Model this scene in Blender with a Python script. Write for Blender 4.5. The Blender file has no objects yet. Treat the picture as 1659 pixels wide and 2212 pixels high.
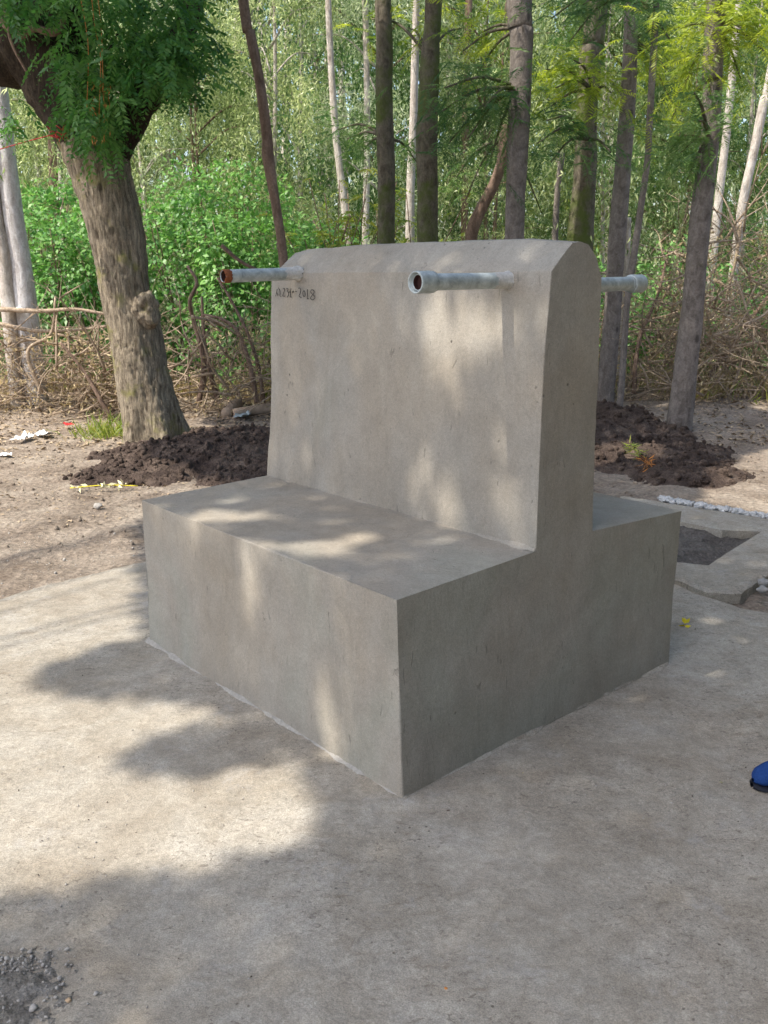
import bpy, bmesh, math, random
import numpy as np
from mathutils import Vector
from math import sin, cos, pi, radians, sqrt
SC = bpy.context.scene
COL = SC.collection
rng = np.random.default_rng(11)
random.seed(5)

# ------------------------------------------------------------------ camera, light
PITCH, ROLL, FPX, YAW = -0.2602, -0.0057, 919.07, -0.8512
CX, CY, CH = 1.8958, -1.7137, 1.6
cam_d = bpy.data.cameras.new('camera'); cam = bpy.data.objects.new('camera', cam_d); COL.objects.link(cam)
cam_d.sensor_fit = 'VERTICAL'; cam_d.sensor_height = 34.6; cam_d.lens = FPX/1024*34.6
cam_d.clip_start = 0.05; cam_d.clip_end = 900
cam.location = (0, 0, CH)
Fv = np.array([0, cos(PITCH), sin(PITCH)]); R0 = np.array([1., 0, 0]); U0 = np.cross(R0, Fv)
Rv = R0*cos(ROLL)+U0*sin(ROLL); Uv = U0*cos(ROLL)-R0*sin(ROLL)
from mathutils import Matrix
cam.rotation_euler = Matrix(((Rv[0], Uv[0], -Fv[0]), (Rv[1], Uv[1], -Fv[1]), (Rv[2], Uv[2], -Fv[2]))).to_euler()
cam_d.dof.use_dof = True; cam_d.dof.focus_distance = 3.3; cam_d.dof.aperture_fstop = 12
SC.camera = cam

SUN = np.array([-.56, -.33, 1.0])          # towards the sun
SUNN = SUN/np.linalg.norm(SUN)
sun_el = math.asin(SUNN[2]); sun_az = math.atan2(SUNN[0], SUNN[1])
W = bpy.data.worlds.new('World'); SC.world = W; W.use_nodes = True
nt = W.node_tree; nt.nodes.clear()
sky = nt.nodes.new('ShaderNodeTexSky'); sky.sky_type = 'NISHITA'; sky.sun_disc = False
sky.sun_elevation = sun_el; sky.sun_rotation = sun_az; sky.air_density = 1.0; sky.dust_density = 2.5; sky.ozone_density = 0.6
bg = nt.nodes.new('ShaderNodeBackground'); bg.inputs[1].default_value = 0.15
wo = nt.nodes.new('ShaderNodeOutputWorld')
nt.links.new(sky.outputs[0], bg.inputs[0]); nt.links.new(bg.outputs[0], wo.inputs[0])
sd = bpy.data.lights.new('sun', 'SUN'); sd.energy = 2.8; sd.angle = radians(0.55); sd.color = (1.0, .93, .82)
so = bpy.data.objects.new('sun', sd); COL.objects.link(so); so.location = (-6, -4, 12)
so.rotation_euler = Vector(-SUNN).to_track_quat('-Z', 'Y').to_euler()
SC.view_settings.view_transform = 'Standard'; SC.view_settings.look = 'None'
SC.view_settings.exposure = 1.25; SC.view_settings.gamma = 1; SC.view_settings.use_curve_mapping = False
SC.render.engine = 'CYCLES'
SC.cycles.max_bounces = 8; SC.cycles.transmission_bounces = 4; SC.cycles.diffuse_bounces = 5

# ------------------------------------------------------------------ picture rays -> place
PS = 768/1659
def ray(x, y): return Fv+Rv*(x*PS-384)/FPX-Uv*(y*PS-512)/FPX
C0 = np.array([0, 0, CH])
def gp(x, y, z=0.):
    d = ray(x, y); return C0+d*(z-CH)/d[2]
def at(x, y, Y):
    d = ray(x, y); return C0+d*Y/d[1]
cy_, sy_ = cos(YAW), sin(YAW)
def b2w(p):
    x, y, z = p; x -= CX; y -= CY
    return np.array([cy_*x-sy_*y, sy_*x+cy_*y, z])
def w2b(p):
    x, y, z = p
    return np.array([cy_*x+sy_*y+CX, -sy_*x+cy_*y+CY, z])
def blk(x, y, ax, val):                       # hit a plane of the stand's own frame
    o = w2b(C0); d = w2b(C0+ray(x, y))-o; t = (val-o[ax])/d[ax]; return o+d*t

# ------------------------------------------------------------------ noise
def _h(ix, iy, iz, s):
    n = (ix*374761393+iy*668265263+iz*2147483647+s*1442695041) & 0xffffffff
    n = ((n ^ (n >> 13))*1274126177) & 0xffffffff
    return ((n ^ (n >> 16)) & 0xffffff)/float(0xffffff)
def vnoise(P, f=1., s=0):
    P = np.asarray(P, float)*f
    i = np.floor(P).astype(np.int64); u = P-i; u = u*u*(3-2*u); r = 0
    for dx in (0, 1):
        for dy in (0, 1):
            for dz in (0, 1):
                w = (u[:, 0] if dx else 1-u[:, 0])*(u[:, 1] if dy else 1-u[:, 1])*(u[:, 2] if dz else 1-u[:, 2])
                r = r+w*_h(i[:, 0]+dx, i[:, 1]+dy, i[:, 2]+dz, s)
    return r*2-1
def fbm(P, f=1., o=4, s=0, g=.5):
    r = 0; a = 1
    for k in range(o): r = r+a*vnoise(P, f*2**k, s+k); a *= g
    return r

# ------------------------------------------------------------------ objects
def mk(name, V, F, mat, parent=None, tint=None, smooth=False):
    V = np.asarray(V, np.float32).reshape(-1, 3); F = np.asarray(F, np.int32)
    me = bpy.data.meshes.new(name); n = F.shape[1]
    me.vertices.add(len(V)); me.vertices.foreach_set('co', V.ravel())
    me.loops.add(F.size); me.loops.foreach_set('vertex_index', F.ravel())
    me.polygons.add(len(F)); me.polygons.foreach_set('loop_start', np.arange(len(F), dtype=np.int32)*n)
    me.update(calc_edges=True)
    if smooth: me.polygons.foreach_set('use_smooth', np.ones(len(F), bool))
    if tint is not None:
        a = me.attributes.new('tint', 'FLOAT', 'POINT'); a.data.foreach_set('value', np.asarray(tint, np.float32))
    me.validate(); me.materials.append(mat)
    o = bpy.data.objects.new(name, me); COL.objects.link(o)
    if parent is not None: o.parent = parent
    return o
def tag(o, label=None, cat=None, group=None, kind=None):
    for k, v in (('label', label), ('category', cat), ('group', group), ('kind', kind)):
        if v: o[k] = v
    return o
def empty(name, loc=(0, 0, 0)):
    o = bpy.data.objects.new(name, None); COL.objects.link(o); o.location = loc; o.empty_display_size = .1; return o
class Geo:
    def __init__(s): s.V = []; s.F = []; s.T = []; s.n = 0
    def add(s, V, F, t=0.):
        V = np.asarray(V, float).reshape(-1, 3); F = np.asarray(F, int)
        s.V.append(V); s.F.append(F+s.n); s.T.append(np.full(len(V), t) if np.isscalar(t) else t); s.n += len(V)
    def build(s, name, mat, parent=None, smooth=False):
        V = np.concatenate(s.V)
        if parent is not None: V = V-np.array(parent.location)
        return mk(name, V, np.concatenate(s.F), mat, parent, np.concatenate(s.T), smooth)
def frames(P):
    P = np.asarray(P, float); T = np.gradient(P, axis=0); T /= np.linalg.norm(T, axis=1)[:, None]+1e-12
    a = np.array([0, 0, 1.]) if abs(T[0][2]) < .9 else np.array([1., 0, 0])
    N = np.cross(T, np.cross(np.broadcast_to(a, T.shape), T)); N /= np.linalg.norm(N, axis=1)[:, None]+1e-12
    B = np.cross(T, N); return T, N, B
def tube(P, R, n=8, bump=None, cap=True):
    P = np.asarray(P, float); R = np.broadcast_to(np.asarray(R, float), (len(P),))
    T, N, B = frames(P); a = np.arange(n)*2*pi/n
    V = P[:, None]+R[:, None, None]*(np.cos(a)[None, :, None]*N[:, None]+np.sin(a)[None, :, None]*B[:, None])
    if bump is not None:
        d = V-P[:, None]; V = P[:, None]+d*(1+bump(V.reshape(-1, 3)).reshape(len(P), n, 1))
    i = np.arange(len(P)-1)[:, None]*n; j = np.arange(n)[None]; k = (j+1) % n
    F = np.stack([i+j, i+k, i+n+k, i+n+j], -1).reshape(-1, 4)
    V = V.reshape(-1, 3)
    if cap:
        m = len(V); V = np.vstack([V, P[:1], P[-1:]]); e = (len(P)-1)*n
        c0 = [[m, (q+1) % n, q, q] for q in range(n)]; c1 = [[m+1, e+q, e+(q+1) % n, e+(q+1) % n] for q in range(n)]
        F = np.vstack([F, [[m, (q+2) % n, (q+1) % n, q] for q in range(0, n, 2)], [[m+1, e+q, e+(q+1) % n, e+(q+2) % n] for q in range(0, n, 2)]])
    return V, F
def spline(P, m=6):
    P = np.asarray(P, float)
    if len(P) < 3: t = np.linspace(0, 1, m*2+1)[:, None]; return P[0]*(1-t)+P[-1]*t
    Q = np.vstack([2*P[0]-P[1], P, 2*P[-1]-P[-2]]); out = []
    for i in range(1, len(Q)-2):
        for t in np.linspace(0, 1, m, endpoint=False):
            a, b, c, d = Q[i-1], Q[i], Q[i+1], Q[i+2]
            out.append(.5*((2*b)+(c-a)*t+(2*a-5*b+4*c-d)*t*t+(3*b-a-3*c+d)*t**3))
    out.append(P[-1]); return np.array(out)
def unit(v): return v/(np.linalg.norm(v, axis=-1, keepdims=True)+1e-9)
def rdir(n): return unit(rng.normal(size=(n, 3)))
def leaves(P, D, L, Wd, t, fold=.15, Nn=None):
    """rhombic blades: base P, direction D, length L, width Wd"""
    n = len(P); D = unit(D); Nn = rdir(n) if Nn is None else Nn
    S = unit(np.cross(D, Nn)); N = np.cross(S, D)
    L = np.broadcast_to(L, (n,))[:, None]; Wd = np.broadcast_to(Wd, (n,))[:, None]
    mid = P+D*L*.42+N*L*fold*.5
    V = np.stack([P, mid+S*Wd*.5, P+D*L-N*L*fold*.6, mid-S*Wd*.5], 1).reshape(-1, 3)
    F = np.arange(4*n).reshape(n, 4); return V, F, np.repeat(t, 4)

# ------------------------------------------------------------------ materials
class M:
    def __init__(s, name):
        s.m = bpy.data.materials.new(name); s.m.use_nodes = True; s.t = s.m.node_tree; s.b = s.t.nodes['Principled BSDF']
        s.out = s.t.nodes['Material Output']; s.co = s.n('ShaderNodeTexCoord').outputs['Object']
    def n(s, k, **kw):
        x = s.t.nodes.new(k)
        for a, b in kw.items(): setattr(x, a, b)
        return x
    def l(s, a, b): s.t.links.new(a, b)
    def scaled(s, v):
        m = s.n('ShaderNodeMapping'); m.inputs['Scale'].default_value = v; s.l(s.co, m.inputs[0]); return m.outputs[0]
    def noise(s, sc, det=6, ro=.6, vec=None, dist=0):
        x = s.n('ShaderNodeTexNoise'); x.inputs['Scale'].default_value = sc; x.inputs['Detail'].default_value = det
        x.inputs['Roughness'].default_value = ro; x.inputs['Distortion'].default_value = dist
        s.l(vec or s.co, x.inputs[0]); return x.outputs['Fac']
    def voro(s, sc, vec=None, feat='F1'):
        x = s.n('ShaderNodeTexVoronoi', feature=feat); x.inputs['Scale'].default_value = sc; s.l(vec or s.co, x.inputs[0]); return x.outputs['Distance']
    def ramp(s, f, stops):
        r = s.n('ShaderNodeValToRGB'); e = r.color_ramp.elements
        while len(e) < len(stops): e.new(.5)
        for q, (p, c) in zip(e, stops): q.position = p; q.color = (*c, 1) if len(c) == 3 else c
        s.l(f, r.inputs[0]); return r.outputs[0]
    def mix(s, f, a, b, mode='MIX'):
        x = s.n('ShaderNodeMix', data_type='RGBA', blend_type=mode)
        for v, i in ((f, 0), (a, 6), (b, 7)):
            if hasattr(v, 'links'): s.l(v, x.inputs[i])
            else: x.inputs[i].default_value = v if i == 0 else (*v, 1)
        return x.outputs[2]
    def math(s, op, a, b=0.):
        x = s.n('ShaderNodeMath', operation=op)
        for i, v in enumerate((a, b)):
            if hasattr(v, 'links'): s.l(v, x.inputs[i])
            else: x.inputs[i].default_value = v
        return x.outputs[0]
    def bump(s, h, st=.5, d=.01, prev=None):
        x = s.n('ShaderNodeBump'); x.inputs['Strength'].default_value = st; x.inputs['Distance'].default_value = d
        s.l(h, x.inputs['Height'])
        if prev is not None: s.l(prev, x.inputs['Normal'])
        s.l(x.outputs[0], s.b.inputs['Normal']); return x.outputs[0]
    def base(s, c, rough=.8, spec=.5):
        if hasattr(c, 'links'): s.l(c, s.b.inputs['Base Color'])
        else: s.b.inputs['Base Color'].default_value = (*c, 1)
        s.b.inputs['Roughness'].default_value = rough; s.b.inputs['Specular IOR Level'].default_value = spec; return s
def g(v): return (v, v, v)

def plaster(name, lo, mid, hi, pits=1.):
    m = M(name)
    big = m.noise(1.6, 5, .6, dist=.6); st = m.noise(5, 7, .7, m.scaled((1, 1, .28)), 1.2); fine = m.noise(90, 4, .7); grit = m.noise(330, 2, .6)
    mot = m.noise(7, 8, .72, dist=.8)
    c = m.ramp(m.math('ADD', m.math('MULTIPLY', big, .55), m.math('MULTIPLY', st, .45)), [(.36, lo), (.5, mid), (.66, hi)])
    c = m.mix(.35, c, m.ramp(mot, [(.3, g(.34)), (.5, g(.5)), (.72, g(.66))]), 'OVERLAY')
    c = m.mix(.5, c, m.ramp(m.noise(1.1, 3, .5, dist=1.), [(.38, (.535, .50, .455)), (.5, g(.5)), (.62, (.46, .505, .50))]), 'OVERLAY')
    c = m.mix(.22, c, m.ramp(fine, [(.3, g(.25)), (.5, g(.5)), (.75, g(.75))]), 'OVERLAY')
    c = m.mix(.22, c, m.ramp(grit, [(.35, g(.2)), (.5, g(.5)), (.65, g(.8))]), 'OVERLAY')
    # pits and short scratches left in the plaster
    pv = m.voro(26, m.scaled((1, 1, .8)))
    gate = m.ramp(m.noise(4.1, 3, .6), [(.58, g(0)), (.68, g(1))])
    pit = m.math('MULTIPLY', m.ramp(pv, [(.07, g(1)), (.13, g(0))]), gate)
    sv = m.ramp(m.noise(16, 2, .5, m.scaled((1.6, 1.6, .35)), 2.2), [(.70, g(0)), (.735, g(1))])
    d = m.math('MULTIPLY', m.math('MAXIMUM', pit, m.math('MULTIPLY', sv, .45)), pits)
    c = m.mix(d, c, tuple(x*.42 for x in lo))
    m.base(c, .86, .35)
    trow = m.noise(9, 6, .6, m.scaled((1, 1.3, .5)), 1.6)
    b = m.bump(trow, .35, .012); b = m.bump(fine, .30, .004, b); b = m.bump(grit, .22, .0015, b)
    m.bump(m.math('MULTIPLY', d, -1), .8, .006, b)
    return m.m
M_STAND = plaster('cement_plaster', (.262, .233, .190), (.296, .268, .225), (.328, .304, .260), .8)
def slabmat():
    m = M('cement_slab')
    big = m.noise(.9, 6, .62, dist=.7); mid = m.noise(5, 9, .72, dist=.5); fine = m.noise(60, 5, .75); grit = m.noise(260, 2, .7)
    c = m.ramp(m.math('ADD', m.math('MULTIPLY', big, .5), m.math('MULTIPLY', mid, .5)), [(.33, (.245, .207, .158)), (.5, (.318, .285, .232)), (.66, (.375, .35, .302))])
    c = m.mix(.42, c, m.ramp(m.noise(14, 8, .75), [(.33, g(.30)), (.5, g(.5)), (.68, g(.70))]), 'OVERLAY')
    c = m.mix(.28, c, m.ramp(m.noise(2.6, 7, .7, dist=.8), [(.34, (.30, .27, .23)), (.5, g(.5)), (.66, (.68, .68, .70))]), 'OVERLAY')
    c = m.mix(.30, c, m.ramp(fine, [(.3, g(.2)), (.5, g(.5)), (.7, g(.8))]), 'OVERLAY')
    c = m.mix(.32, c, m.ramp(grit, [(.35, g(.15)), (.5, g(.5)), (.65, g(.85))]), 'OVERLAY')
    # brushed brown scuffs and dirt, whitish laitance
    sc = m.ramp(m.noise(6, 7, .75, m.scaled((.8, 2.0, 1)), 1.5), [(.565, g(0)), (.64, g(1))])
    sg = m.ramp(m.noise(.8, 3, .6), [(.46, g(0)), (.56, g(1))])
    c = m.mix(m.math('MULTIPLY', m.math('MULTIPLY', sc, sg), .5), c, (.16, .12, .08))
    crk = m.ramp(m.voro(1.1, None, 'DISTANCE_TO_EDGE'), [(.0, g(1)), (.004, g(0))])
    pk = m.math('MULTIPLY', m.ramp(m.noise(46, 3, .6, m.scaled((1, 1.6, 1)), .8), [(.60, g(0)), (.635, g(1))]), m.ramp(m.noise(1.7, 4, .65), [(.42, g(0)), (.56, g(1))]))
    c = m.mix(m.math('MULTIPLY', pk, .7), c, (.15, .125, .10))
    wh = m.math('MULTIPLY', m.ramp(m.noise(3.1, 9, .8), [(.56, g(0)), (.70, g(1))]), .38)
    c = m.mix(wh, c, (.43, .425, .415))
    sp = m.math('MULTIPLY', m.ramp(m.voro(24), [(.05, g(1)), (.12, g(0))]), m.ramp(m.noise(3.3, 3, .6), [(.52, g(0)), (.62, g(1))]))
    c = m.mix(m.math('MULTIPLY', sp, .75), c, (.09, .07, .055))
    m.base(c, .88, .3)
    b = m.bump(mid, .4, .02); b = m.bump(fine, .45, .006, b); b = m.bump(grit, .4, .002, b); m.bump(m.math('MULTIPLY', sp, -1), .5, .005, b)
    return m.m
M_SLAB = slabmat()
def earth(name, a, b_, c_, sc=1., st=.9):
    m = M(name); n1 = m.noise(2.2*sc, 9, .72); n2 = m.noise(38*sc, 7, .75); v = m.voro(22*sc)
    c = m.ramp(n1, [(.33, a), (.5, b_), (.68, c_)])
    c = m.mix(.7, c, m.ramp(n2, [(.3, g(.15)), (.5, g(.5)), (.7, g(.85))]), 'OVERLAY')
    m.base(c, .95, .15); b = m.bump(n2, st, .03); m.bump(v, .5, .02, b); return m.m
M_DIRT = earth('dry_dirt', (.155, .118, .088), (.285, .232, .182), (.39, .33, .265), 1., .8)
M_ROUGH = earth('broken_mortar', (.20, .18, .15), (.31, .285, .245), (.39, .37, .335), 5, .7)
M_SOIL = earth('dark_soil', (.045, .032, .027), (.10, .072, .058), (.22, .165, .13), 2.2)
M_PITD = earth('pit_dirt', (.085, .075, .066), (.155, .138, .122), (.22, .20, .178), 1.6, .8)
def bark(name, a, b_, moss=None, ma=.5, sz=3., ridg=.25, sca=1.):
    m = M(name); v = m.scaled((1, 1, ridg)); n = m.noise(16*sca, 8, .72, v, .6); n2 = m.noise(sz, 5, .6); ti = m.noise(60, 4, .7)
    c = m.ramp(n, [(.34, a), (.62, b_)])
    c = m.mix(.5, c, m.ramp(ti, [(.3, g(.25)), (.7, g(.75))]), 'OVERLAY')
    if moss: c = m.mix(m.ramp(n2, [(ma, g(0)), (ma+.14, g(.85))]), c, moss)
    kn = m.ramp(m.voro(4.2, m.scaled((1, 1, .6))), [(.07, g(1)), (.13, g(0))]); c = m.mix(m.math('MULTIPLY', kn, .7), c, tuple(x*.35 for x in a))
    m.base(c, .9, .2); b = m.bump(n, .9, .03); m.bump(ti, .4, .006, b); return m.m
M_BARK = bark('rough_bark', (.07, .052, .036), (.40, .335, .245), (.24, .225, .07), .55, 4, .12, 2.6)
M_LIMB = bark('shaded_limb_bark', (.014, .010, .008), (.065, .048, .033), (.06, .055, .02), .6, 4, .12, 2.6)  # deep shade on the upper limbs put into a darker bark copy
M_GREY = bark('smooth_grey_bark', (.125, .105, .092), (.26, .225, .20), (.12, .135, .04), .60, 2.2, .6)
M_MOSS = bark('mossy_bark', (.075, .062, .045), (.19, .165, .125), (.085, .12, .02), .47, 2.5, .5)
M_PALE = bark('pale_bark', (.34, .29, .24), (.62, .57, .52), (.30, .24, .17), .56, 2.0, .4)
M_WHITE = bark('white_bark', (.42, .38, .36), (.72, .70, .70), (.26, .21, .17), .6, 1.6, .4)
M_TAN = bark('tan_bark', (.13, .085, .06), (.30, .21, .16), (.10, .08, .05), .62, 2, .3)
M_TWIG = bark('dry_twig', (.20, .145, .10), (.52, .41, .30), None)
def leaf(name, a, b_, c_, tr=.45, rough=.42, patch=1.3):
    m = M(name); at_ = m.n('ShaderNodeAttribute', attribute_name='tint'); oi = m.n('ShaderNodeObjectInfo')
    f = m.math('ADD', m.math('MULTIPLY', at_.outputs['Fac'], .75), m.math('MULTIPLY', m.noise(patch, 3, .6), .5))
    f = m.math('ADD', f, m.math('MULTIPLY', oi.outputs['Random'], .22))
    c = m.ramp(f, [(.2, a), (.55, b_), (.95, c_)])
    m.base(c, rough, .45)
    t = m.n('ShaderNodeBsdfTranslucent'); x = m.n('ShaderNodeMixShader'); x.inputs[0].default_value = tr
    hs = m.n('ShaderNodeHueSaturation'); hs.inputs['Value'].default_value = 1.5; hs.inputs['Saturation'].default_value = 1.1; m.l(c, hs.inputs['Color'])
    m.l(hs.outputs[0], t.inputs[0]); m.l(m.b.outputs[0], x.inputs[1]); m.l(t.outputs[0], x.inputs[2]); m.l(x.outputs[0], m.out.inputs[0]); return m.m
L_EUC = leaf('eucalyptus_leaf', (.045, .085, .025), (.175, .245, .085), (.62, .68, .36), .48, .34)
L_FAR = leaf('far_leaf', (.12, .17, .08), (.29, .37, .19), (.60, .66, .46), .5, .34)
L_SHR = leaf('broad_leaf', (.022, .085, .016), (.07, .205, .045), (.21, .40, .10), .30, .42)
L_DARK = leaf('light_block_leaf', (.02, .05, .02), (.035, .085, .03), (.05, .12, .04), .2, .5)
L_YEL = leaf('yellow_green_leaf', (.06, .10, .02), (.22, .30, .06), (.62, .66, .20), .5, .36)
L_MEL = leaf('dark_pinnate_leaf', (.026, .082, .02), (.048, .145, .035), (.11, .24, .055), .40, .5)
L_CAN = leaf('canopy_leaf', (.08, .12, .04), (.12, .17, .06), (.17, .22, .09), .62)
L_GRV = leaf('feathery_leaf', (.08, .14, .025), (.22, .31, .045), (.46, .52, .08), .52)
L_GRD = leaf('feathery_dark_leaf', (.04, .10, .045), (.08, .17, .055), (.17, .27, .08), .45)
L_WEED = leaf('weed_leaf', (.10, .17, .03), (.19, .27, .05), (.34, .36, .08), .45)
L_DRY = leaf('dry_grass_blade', (.22, .15, .075), (.46, .36, .20), (.60, .50, .30), .3, .7)
def simple(name, c, r=.6, sp=.5, met=0., nz=0., sc=40):
    m = M(name)
    if nz:
        n = m.noise(sc, 6, .7); cc = m.ramp(n, [(.3, tuple(x*(1-nz) for x in c)), (.7, tuple(min(1, x*(1+nz)) for x in c))]); m.base(cc, r, sp); m.bump(n, .35, .003)
    else: m.base(c, r, sp)
    m.b.inputs['Metallic'].default_value = met; return m.m
def galv():
    m = M('galvanised_steel'); n = m.noise(26, 7, .75, m.scaled((1, 1, 1)), .5); n2 = m.noise(120, 4, .7)
    c = m.ramp(n, [(.32, (.25, .275, .27)), (.5, (.39, .43, .42)), (.68, (.55, .59, .58))])
    c = m.mix(m.ramp(n2, [(.60, g(0)), (.70, g(.75))]), c, (.62, .62, .60))
    m.base(c, .5, .5); m.b.inputs['Metallic'].default_value = .25; m.bump(n2, .3, .001); return m.m
M_GALV = galv()
M_SPLAT = simple('cement_splash', (.52, .50, .46), .95, .2, 0, .25, 90)
M_RUST = simple('rust', (.20, .065, .025), .8, .3, .1, .4, 90)
M_BORE = simple('rusty_shaded_bore', (.055, .022, .018), .8, .3, 0, .3, 60)
M_GROOVE = simple('groove_shade', (.06, .055, .05), .9, .1)
M_LAIT = simple('mortar_laitance', (.32, .30, .265), .92, .2, 0, .22, 70)
M_LITT = simple('leaf_litter', (.36, .28, .19), .85, .2, 0, .3, 12)
M_WHT = simple('white_plastic', (.72, .73, .74), .5, .5, 0, .06, 20)
M_RED = simple('red_plastic', (.50, .02, .02), .5, .5)
M_STONE = simple('pale_stone', (.36, .335, .30), .9, .3, 0, .25, 35)
M_YEL = simple('yellow_petal', (.72, .60, .03), .6, .3)
M_ORA = simple('orange_frond', (.50, .20, .05), .6, .3, 0, .3, 30)
M_LOG = simple('pale_cut_wood', (.42, .32, .24), .85, .3, 0, .25, 18)
M_BLUE = simple('blue_cloth', (.016, .048, .17), .95, .1, 0, .25, 160)
M_SOLE = simple('dark_sole', (.012, .014, .022), .8, .3)
M_STRAW = simple('pale_straw', (.66, .62, .40), .7, .3)

# ------------------------------------------------------------------ setting: ground, slabs
SLAB_PX = [(-900, 1395), (-300, 1335), (0, 1290), (90, 1262), (200, 1238), (310, 1212)]
slab_poly = [gp(*p)[:2] for p in SLAB_PX]
e1 = gp(310, 1212)[:2]; e0 = gp(0, 1290)[:2]; u = (e1-e0)/np.linalg.norm(e1-e0)
slab_poly += [e1+u*1.0, e1+u*1.9, np.array([.9, 6.25]), np.array([1.5, 5.75])]
slab_poly += [gp(1440, 1245)[:2], gp(1520, 1282)[:2], gp(1600, 1308)[:2], gp(1700, 1325)[:2], gp(2300, 1460)[:2], np.array([6.5, 1.0]), np.array([4, -3]), np.array([-2.2, -3.]), np.array([-2.2, 1.0])]
slab_poly = np.array(slab_poly)
def inpoly(P, poly):
    x, y = P[:, 0], P[:, 1]; r = np.zeros(len(P), bool); n = len(poly)
    for i in range(n):
        x1, y1 = poly[i][:2]; x2, y2 = poly[(i+1) % n][:2]
        c = ((y1 > y) != (y2 > y)) & (x < (x2-x1)*(y-y1)/(y2-y1+1e-12)+x1); r ^= c
    return r
def edgedist(P, poly):
    d = np.full(len(P), 1e9); n = len(poly)
    for i in range(n):
        a = np.array(poly[i][:2]); b = np.array(poly[(i+1) % n][:2]); ab = b-a
        t = np.clip(((P[:, :2]-a)@ab)/(ab@ab+1e-12), 0, 1); d = np.minimum(d, np.linalg.norm(P[:, :2]-a-t[:, None]*ab, axis=1))
    return d
drain_poly = np.array([gp(*p, .03)[:2] for p in [(1340, 1068), (1430, 1083), (1540, 1100), (1659, 1118), (1800, 1140), (1850, 1330), (1660, 1240), (1600, 1278), (1530, 1275), (1466, 1252), (1330, 1210)]])
pit_poly = np.array([gp(*p, .03)[:2] for p in [(1380, 1090), (1470, 1127), (1560, 1145), (1645, 1148), (1610, 1170), (1570, 1195), (1530, 1222), (1465, 1215), (1340, 1180)]])
def mound(P, c, r, h, s):
    d = np.sqrt(((P[:, 0]-c[0])/r[0])**2+((P[:, 1]-c[1])/r[1])**2); d = d+.25*fbm(P*[1, 1, 0], 1.7, 3, s)
    return h*np.clip(1-d, 0, 1)**1.1
def ground_h(P):
    P = np.column_stack([P[:, 0], P[:, 1], np.zeros(len(P))])
    z = -.02+.02*fbm(P, .7, 3, 3)+.012*fbm(P, 5, 4, 9)
    far = np.clip((P[:, 1]-9.6)/3, 0, 1); z = z+far*.12*(1+fbm(P, .5, 2, 4))
    ins = inpoly(P, slab_poly); d = edgedist(P, slab_poly)
    z = np.where(ins & (d > .015), -.09, z); z = np.where(~ins & (d < .5), np.minimum(z, -.012+.02*(d/.5)+.008*fbm(P, 9, 2, 5)), z)
    ins2 = inpoly(P, drain_poly); z = np.where(ins2, -.07+.022*fbm(P, 7, 4, 6), z)
    r = np.hypot(P[:, 0], P[:, 1]-8); return np.where(r > 60, -.05, z)
def grid_axis(lo, hi, lo0, hi0, st):
    core = np.arange(lo0, hi0+st, st); out = []
    x = lo0; s = st
    while x > lo: s *= 1.18; x -= s; out.append(x)
    left = out[::-1]; out = []; x = core[-1]; s = st
    while x < hi: s *= 1.18; x += s; out.append(x)
    return np.array(left+list(core)+out)
gx = grid_axis(-300, 300, -5, 5, .035); gy = grid_axis(-200, 400, 1.4, 12.5, .035)
GX, GY = np.meshgrid(gx, gy); Pg = np.column_stack([GX.ravel(), GY.ravel()])
Zg = ground_h(Pg); nx, ny = len(gx), len(gy)
i = (np.arange(ny-1)[:, None]*nx+np.arange(nx-1)[None]).ravel()
tag(mk('ground', np.column_stack([Pg, Zg]), np.column_stack([i, i+1, i+nx+1, i+nx]), M_DIRT, smooth=True), kind='structure')

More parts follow.
